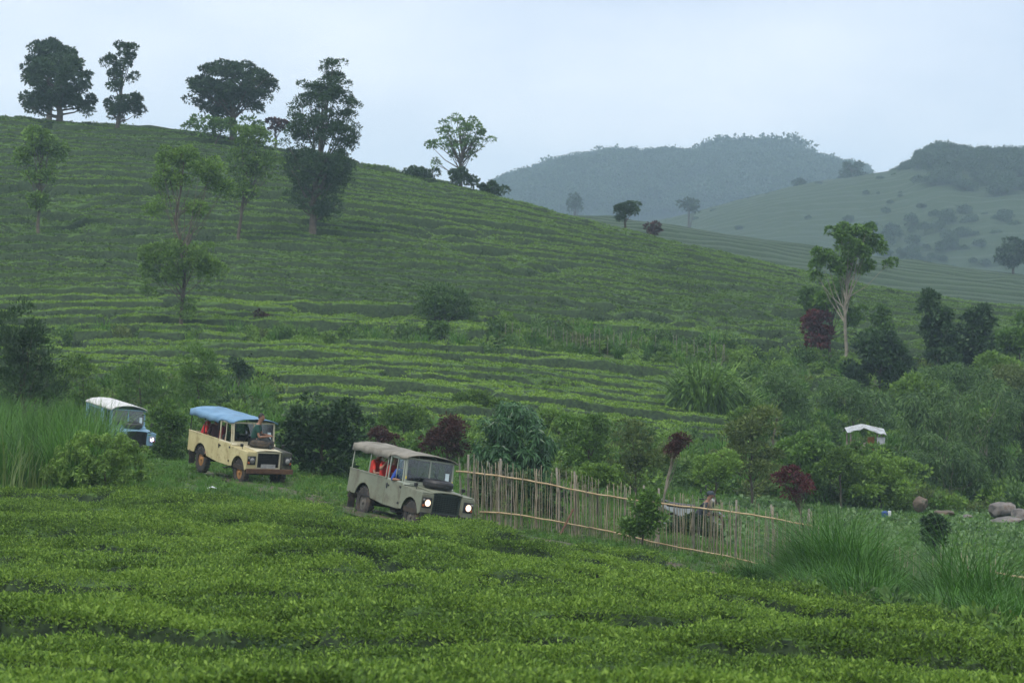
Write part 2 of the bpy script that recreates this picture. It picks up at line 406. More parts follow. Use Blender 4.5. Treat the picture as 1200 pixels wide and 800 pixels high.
def sheet(name, xi, Y, prof, mats, label, cat, needz=False):
    XX, YY = np.meshgrid(xi, Y); x = (XX-600)*YY/F; z = Gz(x, YY)
    h, H = prof(x, YY, z) if needz else prof(x, YY)
    V = np.stack([x, YY, z-.12+(H+.12*(H > .02))], -1)
    nx = len(xi); ny = len(Y)
    i = (np.arange(ny-1)[:, None]*nx+np.arange(nx-1)[None]).ravel()
    Q = np.stack([i, i+1, i+nx+1, i+nx], 1)
    Hf = H.ravel(); hf = h.ravel()
    q = Hf[Q]; keep = q.max(1) > .06
    Q = Q[keep]; q = q[keep]
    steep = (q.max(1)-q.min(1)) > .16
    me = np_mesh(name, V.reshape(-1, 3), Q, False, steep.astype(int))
    o = link(name, me, None, mats); tag(o, label, cat, kind='stuff'); return o
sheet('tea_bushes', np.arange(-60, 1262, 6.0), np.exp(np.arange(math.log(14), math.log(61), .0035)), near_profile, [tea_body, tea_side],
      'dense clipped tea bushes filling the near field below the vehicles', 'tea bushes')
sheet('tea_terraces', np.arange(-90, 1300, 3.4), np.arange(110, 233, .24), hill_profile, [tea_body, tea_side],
      'rows of clipped tea bushes following the contours of the big hill', 'tea bushes', True)

def scatter_on(prof, xir, Yr, n, seed, needz=False, thr=.55, bias=1.0):
    g = np.random.default_rng(seed)
    m = int(n*2.2); xi = g.uniform(*xir, m); u = g.uniform(0, 1, m)
    Y = np.sqrt(Yr[0]**2+(Yr[1]**2-Yr[0]**2)*u**bias); x = (xi-600)*Y/F; z = Gz(x, Y)
    h, H = prof(x, Y, z) if needz else prof(x, Y)
    k = np.nonzero(h > thr)[0][:n]
    return np.stack([x[k], Y[k], z[k]+H[k]], 1), g
tv = [variant('tea_sprig', *tuft_leafy(100+i, 38, .17, .12, .050, .42, .9), tea_near) for i in range(4)]
def shoot(seed):
    g = np.random.default_rng(seed); n = 16
    P = np.zeros((n, 3)); P[:, 2] = np.linspace(0, .13, n); P[:, :2] = g.normal(0, .035, (n, 2))
    a = g.uniform(0, 6.28, n); D = np.stack([np.cos(a), np.sin(a), g.uniform(.6, 2.2, n)], 1)
    return leaves(P, D, .065, .36, g)
tv += [variant('tea_shoot', *shoot(140+i), tea_near) for i in range(2)]
P, g = scatter_on(near_profile, (-30, 1230), (17, 60.5), 46000, 1, thr=.8, bias=1.25)
n = len(P); P[:, 2] -= .05
big = vn(P[:, 0]/1.3, P[:, 1]/1.3, 77)
gn_scatter('tea_foliage', P, g.uniform(.75, 1.25, n)*(.85+.4*big), g.uniform(0, 6.28, n), g.choice(6, n, p=[.2, .2, .2, .18, .11, .11]), tv,
           'bright green young shoots covering the near tea bushes', 'tea shoots', g.normal(0, .25, (n, 2)))
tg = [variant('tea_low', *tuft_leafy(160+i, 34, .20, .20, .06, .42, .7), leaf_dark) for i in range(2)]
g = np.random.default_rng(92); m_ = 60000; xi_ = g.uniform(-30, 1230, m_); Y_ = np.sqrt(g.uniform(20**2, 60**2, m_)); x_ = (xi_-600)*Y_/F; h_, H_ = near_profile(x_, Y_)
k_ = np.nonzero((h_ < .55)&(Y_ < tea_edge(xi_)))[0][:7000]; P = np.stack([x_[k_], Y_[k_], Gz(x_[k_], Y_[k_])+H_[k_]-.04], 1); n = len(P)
gn_scatter('tea_gap_foliage', P, g.uniform(.8, 1.3, n), g.uniform(0, 6.28, n), g.integers(0, 2, n), tg, 'dark leaves low between the near tea bushes', 'tea leaves')  # darker leaf colour set in the gaps between the near bushes
tm = [variant('tea_top', *tuft_leafy(200+i, 14, .24, .13, .13, .5, .6), tea_mid) for i in range(3)]
P, g = scatter_on(hill_profile, (-40, 1240), (110, 163), 30000, 2, True, .93)
n = len(P); P[:, 2] -= .06
gn_scatter('terrace_tea_foliage', P, g.uniform(.7, 1.2, n), g.uniform(0, 6.28, n), g.integers(0, 3, n), tm, 'yellow green leaf tops of the lower terraces of tea', 'tea shoots')
th = [variant('tea_top_far', *tuft_leafy(230+i, 12, .24, .12, .17, .5, .6), tea_hill) for i in range(3)]
P, g = scatter_on(hill_profile, (-40, 1240), (163, 232), 44000, 3, True, .93)
n = len(P); P[:, 2] -= .06
gn_scatter('hill_tea_foliage', P, g.uniform(.7, 1.2, n), g.uniform(0, 6.28, n), g.integers(0, 3, n), th, 'green leaf tops of the tea rows high on the hill', 'tea shoots')

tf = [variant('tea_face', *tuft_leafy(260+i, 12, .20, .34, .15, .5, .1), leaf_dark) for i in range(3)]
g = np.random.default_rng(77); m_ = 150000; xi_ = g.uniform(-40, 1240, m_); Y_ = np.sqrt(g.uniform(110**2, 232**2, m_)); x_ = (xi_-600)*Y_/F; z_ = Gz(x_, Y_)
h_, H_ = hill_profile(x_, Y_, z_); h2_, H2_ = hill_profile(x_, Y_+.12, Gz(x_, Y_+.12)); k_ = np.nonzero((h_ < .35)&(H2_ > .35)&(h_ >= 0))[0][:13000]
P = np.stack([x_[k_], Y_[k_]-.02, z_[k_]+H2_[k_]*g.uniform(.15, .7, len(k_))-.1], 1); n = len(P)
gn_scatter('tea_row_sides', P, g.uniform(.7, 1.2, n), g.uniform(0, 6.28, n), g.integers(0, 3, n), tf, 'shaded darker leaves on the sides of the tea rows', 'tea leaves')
# ------------------------------------------------------------------ weeds, grass
def scatter_ground(xir, Yr, n, seed, keep=None):
    g = np.random.default_rng(seed)
    xi = g.uniform(*xir, n); Y = np.sqrt(g.uniform(Yr[0]**2, Yr[1]**2, n)); x = (xi-600)*Y/F
    if keep is not None:
        k = keep(xi, Y, x, g); xi, Y, x = xi[k], Y[k], x[k]
    return np.stack([x, Y, Gz(x, Y)], 1), xi, g
gv = [variant('grass_tuft', *blades(34, .16, .30, .016, 300+i, .7), grass_m) for i in range(2)] + \
     [variant('pale_tuft', *blades(30, .16, .26, .014, 310, .8), grass_pale)] + \
     [variant('weed_tuft', *tuft_leafy(320+i, 40, .26, .22, .09, .5, .6), [leaf_light, leaf_mid][i]) for i in range(2)]
def road_d(xi, Y):   # distance (in depth metres) from the track's centre line
    yc = np.interp(xi, [-200, 150, 290, 470, 620, 800, 1000, 1300], [104, 93, 71.5, 62, 60.5, 58.5, 54, 48])
    return Y-yc
def keep_verge(xi, Y, x, g):
    d = np.abs(road_d(xi, Y)); rut = (np.abs(d-.9) < .35)
    return (Y > tea_edge(xi)-.3)&(~rut | (g.uniform(size=len(xi)) < .35))
P, xi, g = scatter_ground((-60, 1280), (33, 108), 26000, 4, keep_verge)
n = len(P); right = np.clip((xi-560)/200, 0, 1)
gn_scatter('verge_grass', P, g.uniform(.5, 1.15, n)*(1+.15*right)*np.where((xi > 560)&(xi < 960)&(P[:, 1] > 58)&(P[:, 1] < 68), .65, 1)*np.where((xi > 400)&(xi < 600)&(P[:, 1] > 56)&(P[:, 1] < 66), .5, 1)*np.where((xi > 215)&(xi < 350)&(P[:, 1] > 69.5)&(P[:, 1] < 78), .6, 1), g.uniform(0, 6.28, n), g.choice(5, n, p=[.3, .3, .16, .12, .12]), gv,
           'short grass and weeds along the track and around the fence', 'grass')
def bushmesh(seed, n, r, h, ls, asp, mat, droop=.1, name='scrub'):
    g = np.random.default_rng(seed); cl = g.normal(size=(9, 3)); cl = norm(cl)*g.uniform(.3, .8, (9, 1))*[r, r, h*.5]; cl[:, 2] += h*.45
    P = np.repeat(cl, n//9, 0); d = norm(g.normal(size=P.shape)); P = P+d*r*.42*g.uniform(.5, 1, (len(P), 1)); P[:, 2] = np.maximum(P[:, 2], .02)
    return variant(name, *leaves(P, d+[0, 0, .3], ls, asp, g, droop), mat)
sv = [bushmesh(400, 420, .6, 1.0, .20, .4, leaf_light), bushmesh(401, 420, .6, .9, .22, .4, leaf_bright), bushmesh(402, 420, .6, 1.1, .22, .35, leaf_bamboo),
      bushmesh(403, 420, .6, 1.0, .20, .45, leaf_mid), variant('tall_tuft', *blades(120, .35, 1.2, .05, 404, .6), grass_m), bushmesh(405, 380, .6, .9, .2, .4, leaf_olive)]
def keep_scrub(xi, Y, x, g):
    m = hill_mask(xi, Y) < .5
    return m & (Y > 96) & ~((xi > 760)&(Y < 103)) & (g.uniform(size=len(xi)) < .35+.9*vn(x/6, Y/6, 61)) & ~((xi < 420)&(Y < 99))
P, xi, g = scatter_ground((-60, 1260), (96, 165), 5200, 6, keep_scrub)
n = len(P)
pick = (vn(P[:, 0]/4, P[:, 1]/5, 62)*7+g.normal(0, 1.1, n)).astype(int) % 6
gn_scatter('hillside_scrub', P, g.uniform(.5, 1.25, n), g.uniform(0, 6.28, n), pick, sv, 'tangled scrub and tall weeds on the banks below the tea hill', 'scrub')

# vegetable field behind the fence
vv = [variant('vegetable_plant', *tuft_leafy(500+i, 26, .26, .20, .15, .75, .5, .15), leaf_veg) for i in range(3)]
g = np.random.default_rng(8); PL = []
for r_ in np.arange(68, 103, .85):
    xs = np.arange(X(700, r_), X(1290, r_), .42)
    Yr_ = r_+.12*xs+.15*g.normal(size=len(xs)); xi_ = 600+F*xs/Yr_
    lo = np.interp(Yr_, [68, 74, 85, 100], [1010, 760, 730, 850])
    k = (xi_ > lo)&(g.uniform(size=len(xs)) < .93)
    PL.append(np.stack([xs[k]+.06*g.normal(size=k.sum()), Yr_[k], Gz(xs[k], Yr_[k])], 1))
P = np.concatenate(PL); n = len(P)
gn_scatter('vegetable_rows', P, g.uniform(.7, 1.25, n), g.uniform(0, 6.28, n), g.integers(0, 3, n), vv, 'low leafy vegetable crop in rows behind the bamboo fence', 'crop')

# ------------------------------------------------------------------ trees and shrubs
def plant(name, label, cat, Y, base_xi, blobs, mat, ncl=40, clr=.16, nleaf=4000, ls=3.2, asp=.5, trunk=2.5, trunk_mat=None,
          shell=.55, droop=.1, lean=0, kind='blob', group=None, limbs=14, flat=.75, stems=1, up=.2, seed=None, top=None, depth=.9, crowns=None, fork=None):
    """blobs are ellipsoids (centre x, centre y, radius x, radius y) as seen in the photograph, placed at distance Y with real thickness"""
    seed = seed if seed is not None else int(abs(base_xi*13+Y*7+blobs[0][1]*3)) % 99991
    g = np.random.default_rng(seed); s = Y/F
    bx = float(X(base_xi, Y)); bz = float(Gz(bx, Y))-.05
    root = empty(name, (bx, Y, bz), label, cat, group)
    B = [(float(X(a, Y))-bx, float(Zp(b, Y))-bz, rx*s, ry*s) for a, b, rx, ry in blobs]
    vol = np.array([b[2]*b[3]*b[2]**.5 for b in B]); vol /= vol.sum()
    C = []; rr = []
    for b, f in zip(B, vol):
        k = max(2, int(round(ncl*f))); d = norm(g.normal(size=(k, 3)))
        if kind == 'dome': d[:, 2] = np.abs(d[:, 2])*.95+.0; d = norm(d)
        rad = (shell+(1-shell)*g.uniform(0, 1, (k, 1))**.5)*.86
        p = d*rad*[b[2], b[2]*depth, b[3]]
        if kind == 'dome': p[:, 2] = p[:, 2]*1.75-b[3]*.8
        C.append(p+[b[0], 0, b[1]]); rr += [clr*max(b[2], b[3])*g.uniform(.7, 1.35) if clr < 1 else clr*s*g.uniform(.7, 1.35)]*0 + list((clr*s)*g.uniform(.7, 1.35, k))
    C = np.concatenate(C); rr = np.array(rr); k = len(C)
    nleaf = int(nleaf*(1.35 if Y > 140 else 1.1)); idx = g.integers(0, k, nleaf); d = norm(g.normal(size=(nleaf, 3)))
    if up: d[:, 2] = np.where(d[:, 2] < -.2, -d[:, 2]*g.choice([1, -1], nleaf, p=[.5, .5]), d[:, 2])
    P = C[idx]+d*(rr[idx]*g.uniform(.25, 1, nleaf)**.5)[:, None]*[1, 1, flat]
    P[:, 2] = np.maximum(P[:, 2], .03)
    D = d+norm(g.normal(size=(nleaf, 3)))*.7+[0, 0, up]
    if kind == 'palmate':      # whorls of long drooping leaflets
        nw = nleaf//7; ci = g.integers(0, k, nw); dd = norm(g.normal(size=(nw, 3))+[0, -.4, .5]); pw = C[ci]+dd*(rr[ci])[:, None]*g.uniform(.5, 1.1, (nw, 1))
        a1 = norm(np.cross(dd, norm(g.normal(size=(nw, 3))))); a2 = np.cross(dd, a1); PP = []; DD = []
        for q in range(7):
            t = 2*math.pi*q/7; PP.append(pw); DD.append(dd*.35+math.cos(t)*a1+math.sin(t)*a2+np.array([0, 0, -.15]))
        P = np.concatenate(PP); D = np.concatenate(DD)
    V, Q = leaves(P, D, ls*s*(1.32 if Y > 140 else 1.05), asp, g, droop)
    me = np_mesh('crown', V, Q); link('crown' if cat == 'tree' else 'foliage', me, root, mat)
    # wood
    parts = []
    tops = C[C[:, 2] > np.percentile(C[:, 2], 30)] if k > 4 else C
    ctr = C.mean(0); zt = max(.25, top if top is not None else np.percentile(C[:, 2], 70)); tr = trunk*s
    for st in range(stems):
        off = g.normal(0, .12, 2)*(stems > 1)*min(1, zt); m = 7
        tgt = ctr if stems == 1 else C[g.integers(0, k)]
        pts = np.array([[off[0]+(tgt[0]-off[0])*(t**1.3)+g.normal(0, .015*zt)*(0 < t < 1), off[1]+(tgt[1]-off[1])*t, zt*t] for t in np.linspace(0, 1, m)])
        parts.append(tube(pts, tr*np.linspace(1.15, .35, m)/(stems**.5), 7))
        if st == 0: T = pts
    order = g.permutation(k)[:limbs]
    for i in order:
        c = C[i]; zf = min(max(c[2]*g.uniform(.45, .75), zt*.15), zt*.92); t = zf/max(zt, .01); a = np.array([np.interp(t, np.linspace(0, 1, len(T)), T[:, q]) for q in range(3)])
        midp = a*.5+c*.5+[0, 0, -.08*np.linalg.norm(c-a)]; ln = np.linalg.norm(c-a)
        parts.append(tube([a, midp, c], tr*np.array([.34, .2, .07]), 5))
    V, Q = cat_mesh(parts)
    link('trunk' if trunk >= 1.6 else 'stem', np_mesh('trunk', V, Q, True), root, trunk_mat or bark)
    return root

SKY = 'trees along the hilltop'
plant('domed_tree', 'broad dark domed tree, largest of the pair at the left end of the hilltop', 'tree', 229, 71, [(68, 96, 47, 34), (98, 122, 14, 15), (45, 120, 22, 14)], leaf_skyline, 120, 7, 13000, 2.7, trunk=4.2, limbs=26, group=SKY, flat=.6)
plant('domed_tree', 'dark domed tree whose top rises behind the leftmost hilltop tree', 'tree', 240, 58, [(60, 66, 32, 19), (45, 80, 20, 14)], leaf_skyline, 60, 7, 6000, 2.7, trunk=3.5, limbs=12, group=SKY, flat=.6)
plant('open_tree', 'slim open tree with separate leaf clumps right of the pair of domed trees', 'tree', 226, 138, [(146, 62, 17, 13), (133, 72, 11, 10), (144, 78, 11, 9), (137, 96, 16, 13), (153, 92, 8, 8), (148, 120, 26, 13), (140, 133, 17, 12), (166, 131, 8, 7)], leaf_skyline, 60, 5.5, 5200, 2.5, trunk=2.6, limbs=22, group=SKY, shell=.3)
plant('umbrella_tree', 'wide umbrella shaped dark tree alone in the middle of the left hilltop', 'tree', 228, 272, [(271, 99, 58, 29), (271, 96, 50, 26), (250, 118, 34, 14), (296, 118, 30, 14), (266, 132, 15, 13)], leaf_skyline, 190, 6.5, 15000, 2.6, trunk=4.4, limbs=34, kind='blob', group=SKY, flat=.55, shell=.7)
plant('small_tree', 'little maroon leaved tree between the umbrella tree and the tall dark tree', 'tree', 227, 322, [(324, 148, 11, 9)], leaf_red, 9, 5, 420, 3, trunk=1.6, limbs=8, group=SKY, shell=.3)
plant('open_tree', 'airy round tree with see-through crown standing alone on the falling skyline', 'tree', 230, 540, [(541, 154, 34, 20), (514, 170, 13, 12), (566, 166, 12, 12), (541, 176, 22, 12), (508, 190, 5, 5)], leaf_mid, 60, 4.5, 2600, 2.3, trunk=2.4, limbs=40, group=SKY, shell=.65, flat=.6)
plant('shrub', 'clipped shrub at the foot of the airy skyline tree', 'shrub', 229, 540, [(536, 206, 10, 8), (551, 211, 8, 6)], leaf_dark, 12, 5, 900, 3, trunk=1, limbs=3)
plant('shrub', 'low dark shrub on the skyline left of the airy tree', 'shrub', 231, 495, [(494, 204, 20, 6)], leaf_dark, 12, 5, 900, 3, trunk=1, limbs=3)
plant('shrub', 'low rounded shrub on the skyline right of the airy tree', 'shrub', 231, 578, [(578, 222, 16, 7)], leaf_dark, 12, 5, 900, 3, trunk=1, limbs=3)
plant('shrub', 'scrubby bushes under the umbrella tree on the hilltop', 'shrub', 224, 250, [(240, 148, 30, 9), (285, 150, 30, 9)], leaf_mid, 20, 7, 1400, 3.2, trunk=1, limbs=3)
plant('small_tree', 'small parasol shaped dark tree on the lower right skyline', 'tree', 231, 731, [(736, 244, 16, 8), (729, 257, 6, 5)], leaf_skyline, 26, 4, 1700, 2.3, trunk=1.7, limbs=10, flat=.6, group=SKY)
plant('shrub', 'small maroon bush right of the parasol shaped tree', 'shrub', 231, 765, [(765, 267, 8, 6)], leaf_red, 6, 4, 350, 3, trunk=1, limbs=3)
plant('tall_tree', 'tall dark feathery tree, the tallest on the hillside, breaking the skyline', 'tree', find_Y(366, 281), 366,
      [(388, 84, 16, 20), (364, 108, 16, 18), (392, 105, 22, 22), (405, 150, 20, 24), (398, 200, 22, 28), (350, 200, 20, 26), (352, 130, 16, 16), (345, 165, 14, 18), (385, 118, 28, 20), (407, 128, 17, 20), (372, 150, 36, 26), (350, 150, 15, 18), (376, 195, 42, 30), (368, 232, 36, 20), (410, 165, 14, 16), (385, 250, 18, 12)], leaf_dark, 330, 6.5, 25000, 2.5, .38, trunk=4.2, limbs=48, shell=.25, up=.5)
plant('hill_tree', 'pale slender tree at the far left of the tea hillside', 'tree', find_Y(45, 280), 45, [(42, 166, 24, 15), (62, 178, 20, 14), (28, 182, 15, 12), (47, 205, 18, 14), (44, 238, 17, 13)], leaf_light, 54, 7, 4400, 3.2, trunk=2, limbs=30, shell=.2)
plant('hill_tree', 'thin pale tree between the feathery tree and the tall dark tree', 'tree', find_Y(279, 292), 279, [(297, 162, 26, 16), (288, 190, 24, 20), (312, 196, 20, 18), (282, 225, 20, 15)], leaf_light, 60, 7, 4200, 3.2, .4, trunk=2, limbs=34, shell=.2, up=.5)
plant('layered_tree', 'tall light green tree in two tiers on the left slope, feathery above a broad crown', 'tree', find_Y(211, 394), 211, [(208, 186, 30, 16), (238, 200, 28, 19), (186, 206, 15, 18), (184, 242, 14, 15), (258, 224, 16, 22), (238, 244, 16, 12), (208, 214, 18, 12),
      (208, 296, 46, 17), (172, 308, 18, 14), (240, 312, 30, 20), (195, 325, 30, 14), (214, 362, 13, 12), (176, 340, 10, 10)], leaf_bright, 150, 7, 15000, 3.0, .4, trunk=2.3, limbs=44, shell=.25, up=.3, top=11.0)
plant('gum_tree', 'tall forked tree with pale trunk and clumped crown on the right slope', 'tree', find_Y(990, 436), 990, [(984, 272, 17, 10), (1012, 272, 19, 10), (1031, 288, 11, 11), (962, 300, 13, 14), (958, 318, 9, 9), (1000, 292, 22, 15), (985, 312, 17, 13), (1012, 312, 14, 10), (1042, 308, 8, 6)], leaf_mid, 90, 5.5, 8500, 2.9, .5, trunk=2.2, limbs=26, trunk_mat=bark_pale, shell=.3)
plant('gum_sapling', 'young tree with green crown half hidden behind the forked pale tree', 'tree', find_Y(975, 425), 972, [(976, 348, 24, 20), (965, 362, 14, 14), (998, 366, 16, 16), (985, 335, 14, 10)], leaf_mid, 26, 7, 2400, 3.6, trunk=2, limbs=14)
plant('shrub', 'grey green rounded bush left of the forked pale tree', 'shrub', find_Y(960, 420), 952, [(957, 352, 19, 16), (948, 372, 10, 16)], leaf_bamboo, 20, 7, 1900, 3.6, trunk=1.2, limbs=4)
plant('shrub', 'dark maroon bush at the foot of the forked pale tree', 'shrub', find_Y(958, 425), 958, [(957, 378, 19, 13), (960, 395, 17, 14)], leaf_crimson, 22, 6, 2000, 3.4, trunk=1.2, limbs=4)
plant('dark_tree', 'dark round tree with bare pale stem in front, right of the forked tree', 'tree', 156, 1100, [(1096, 366, 22, 22), (1088, 352, 13, 10), (1104, 392, 24, 24), (1108, 410, 26, 22)], leaf_dark, 50, 8, 5200, 3.8, trunk=2.4, limbs=16, trunk_mat=bark_pale)
plant('dark_tree', 'dark bushy tree joined to the right side of the round dark tree', 'tree', 158, 1148, [(1140, 385, 26, 24), (1152, 372, 16, 16), (1140, 410, 30, 20)], leaf_dark, 46, 8, 4400, 3.8, trunk=2.4, limbs=12)
plant('shrub', 'mid green bush at the right edge below the far tea slope', 'shrub', 160, 1195, [(1190, 402, 26, 16), (1205, 385, 16, 20)], leaf_mid, 30, 8, 2800, 3.8, trunk=1.4, limbs=6)
plant('dark_bush', 'broad dark bush between the forked tree and the round dark tree', 'shrub', 148, 1030, [(1028, 412, 30, 24), (1045, 428, 26, 22), (1010, 430, 22, 20)], leaf_dark, 56, 8, 5600, 3.8, trunk=1.4, limbs=10)
plant('shrub', 'young pointed green tree behind the broad dark bush', 'tree', 158, 1032, [(1032, 372, 10, 13), (1032, 390, 14, 14)], leaf_bamboo, 16, 6, 1500, 3.4, trunk=1.7, limbs=8)
plant('fuzzy_bush', 'large soft grey green bush in the middle of the terraces', 'shrub', find_Y(520, 384), 520, [(518, 347, 28, 18), (536, 362, 26, 18), (504, 362, 20, 16)], leaf_bamboo, 50, 8, 4200, 3.4, .3, trunk=1.4, limbs=14, shell=.3, up=.6)
plant('round_shrub', 'neat round shrub just below the soft grey green bush', 'shrub', find_Y(513, 404), 513, [(513, 391, 20, 14)], leaf_bamboo, 22, 5.5, 2400, 3.2, trunk=1, limbs=4)
plant('small_shrub', 'tiny maroon sapling left of the spreading tree', 'shrub', find_Y(152, 352), 152, [(152, 345, 7, 8)], leaf_red, 7, 4, 260, 3, trunk=1, limbs=5)
plant('small_shrub', 'tiny bare maroon sapling right of the spreading tree', 'shrub', find_Y(306, 388), 306, [(306, 369, 6, 9)], leaf_red, 7, 4, 160, 3, trunk=1, limbs=7)
plant('shrub', 'dark bush with upright twigs on the left terraces', 'shrub', 122, 278, [(277, 430, 9, 12), (286, 438, 9, 12)], leaf_dark, 14, 5, 1200, 3.6, trunk=1, limbs=5)
plant('tall_bush', 'soft dark green bush above the cream vehicle', 'shrub', 112, 232, [(232, 425, 24, 22), (240, 450, 24, 26), (222, 458, 22, 30)], leaf_mid, 50, 8, 4400, 4.2, .28, trunk=1.6, limbs=10, up=.8)
plant('tall_bush', 'feathery mid green bush above the blue vehicle', 'shrub', 110, 168, [(160, 448, 32, 26), (188, 462, 26, 30), (130, 470, 26, 26)], leaf_mid, 60, 9, 5200, 4.4, .25, trunk=1.6, limbs=10, up=.9)
plant('tall_bush', 'pale yellow green bush left of the blue vehicle', 'shrub', 104, 95, [(92, 448, 30, 32), (112, 482, 26, 26)], leaf_light, 46, 9, 4000, 4.4, .28, trunk=1.6, limbs=8, up=.9)
plant('green_bank_bush', 'green bush filling the gap between the blue and the cream vehicle', 'shrub', 86, 200, [(196, 490, 18, 30), (205, 525, 22, 28), (190, 540, 16, 20)], leaf_mid, 44, 9, 4600, 4.6, .35, trunk=1.6, limbs=8, up=.5)
plant('dark_thicket', 'tall dark thicket at the left edge of the picture', 'shrub', 88, 25, [(18, 392, 38, 44), (40, 425, 36, 34), (10, 450, 36, 40), (50, 455, 30, 24)], leaf_dark, 90, 12, 9500, 5.4, .22, trunk=2.4, limbs=16, up=.9, shell=.35)
plant('dark_bush', 'big dark leafy bush right behind the cream vehicle', 'shrub', 80, 378, [(372, 492, 40, 30), (400, 505, 34, 36), (360, 530, 34, 28), (345, 508, 22, 26), (395, 540, 36, 22)], leaf_dark, 80, 10, 9000, 5.2, .5, trunk=2, limbs=14)
plant('maroon_shrub', 'maroon twiggy shrub beside the canvas roof of the sage green vehicle', 'shrub', 74, 522, [(522, 505, 26, 17), (512, 520, 20, 14), (535, 522, 14, 14)], leaf_red, 40, 8, 3600, 4, .32, trunk=1.4, limbs=24, shell=.2)
plant('maroon_shrub', 'small maroon shrub showing over the rear roof of the sage green vehicle', 'shrub', 76, 450, [(448, 508, 16, 9), (455, 520, 12, 12)], leaf_red, 20, 6, 1400, 4, .32, trunk=1.2, limbs=14, shell=.2)
plant('cassava_bush', 'dark bush of long pointed hanging leaves behind the start of the fence', 'shrub', 73, 602, [(600, 500, 44, 26), (622, 518, 34, 26), (578, 520, 28, 26), (600, 545, 48, 24)], leaf_palm, 70, 9, 5600, 8.5, .22, trunk=2, limbs=16, kind='palmate', droop=.45)
plant('dark_undergrowth', 'dark undergrowth seen through the left part of the fence', 'shrub', 71, 590, [(590, 570, 44, 26), (640, 585, 30, 20)], leaf_dark, 50, 10, 4200, 5, .5, trunk=1.4, limbs=6)
plant('tangled_bush', 'loose green bush right of the bush of hanging leaves', 'shrub', 88, 690, [(676, 505, 26, 22), (700, 500, 22, 24), (692, 535, 36, 26)], leaf_mid, 56, 9, 5200, 5, .3, trunk=1.6, limbs=14, shell=.3, up=.3, droop=.3)
plant('tangled_bush', 'olive twiggy bush behind the middle of the fence', 'shrub', 86, 745, [(740, 520, 26, 28), (760, 545, 30, 24), (728, 555, 26, 20)], leaf_olive, 50, 9, 3900, 4.6, .32, trunk=1.4, limbs=18, shell=.3)
plant('leaning_tree', 'thin leaning sapling with small round maroon crown rising over the fence', 'tree', 68, 767, [(797, 519, 15, 9), (790, 528, 12, 8)], leaf_red, 22, 6, 1700, 3.6, .3, trunk=1.7, limbs=12, trunk_mat=bark_pale, shell=.2)
plant('fence_shrub', 'leafy green shrub growing against the near side of the fence', 'shrub', 65.4, 752, [(755, 590, 20, 18), (745, 615, 20, 18), (765, 612, 14, 16)], leaf_mid, 34, 8, 2600, 5, .45, trunk=1.2, limbs=10, shell=.3)
plant('dark_undergrowth', 'dark green bush in the field just behind the fence below the motorbike', 'shrub', 74, 810, [(805, 618, 24, 22), (825, 630, 20, 20)], leaf_dark, 34, 8, 3000, 5, .45, trunk=1.2, limbs=6)
plant('olive_bush', 'spreading olive green bush behind the motorbike', 'shrub', 98, 880, [(868, 510, 28, 24), (892, 495, 24, 22), (880, 540, 40, 24)], leaf_olive, 60, 9, 5200, 4.4, .4, trunk=1.6, limbs=16, shell=.35)
plant('green_bush', 'mid green bush left of the little hut', 'shrub', 103, 940, [(930, 535, 30, 22), (955, 525, 26, 20), (945, 560, 34, 20)], leaf_mid, 60, 9, 5400, 4.6, .45, trunk=1.6, limbs=10)
plant('crimson_shrub', 'open crimson shrub on a bent stem behind the right part of the fence', 'shrub', 82, 944, [(922, 560, 17, 16), (942, 566, 22, 10), (928, 578, 14, 8)], leaf_crimson, 30, 6, 2000, 3.8, .35, trunk=1.5, limbs=20, shell=.2)
plant('rounded_bush', 'large bright green rounded bush in front of the little hut', 'shrub', 102, 1032, [(1040, 545, 30, 18), (1010, 558, 34, 22), (1058, 560, 32, 22), (1030, 572, 56, 20)], leaf_bright, 100, 9, 11000, 4.0, .5, trunk=2, limbs=12)
plant('field_shrub', 'small dark shrub standing alone among the vegetable rows', 'shrub', 78, 1096, [(1095, 618, 19, 16), (1096, 630, 16, 10)], leaf_dark, 22, 7, 2400, 4.6, .4, trunk=1.2, limbs=5)
plant('green_bush', 'loose light green bush growing against the front of the little hut', 'shrub', 104.5, 1012, [(1006, 535, 22, 14), (1030, 532, 18, 11), (1040, 540, 16, 14)], leaf_mid, 34, 7, 3600, 4.4, .4, trunk=1.2, limbs=6)
for i, (lab, Y, bx, bl, m) in enumerate([
    ('pale topped bamboo clump above and right of the hut', 116, 1100, [(1096, 470, 38, 28), (1085, 500, 34, 30), (1120, 505, 34, 34)], leaf_bamboo),
    ('dark bamboo clump beside the rounded bush', 108, 1110, [(1105, 535, 40, 30), (1085, 560, 26, 24), (1130, 560, 36, 26)], leaf_bamboo),
    ('tall bamboo clump with hanging leaves above the boulders', 110, 1165, [(1160, 480, 38, 36), (1150, 525, 38, 34), (1175, 555, 36, 30)], leaf_bamboo),
    ('dark bamboo clump at the right edge of the picture', 112, 1222, [(1208, 490, 36, 44), (1215, 540, 36, 40)], leaf_dark)]):
    plant('bamboo_clump', lab, 'bamboo', Y, bx, bl, m, 80, 10, 8200, 5.6, .17, trunk=1.5, limbs=10, stems=6, droop=.55, up=-.3, group='bamboo clumps on the right', trunk_mat=bark_pale)
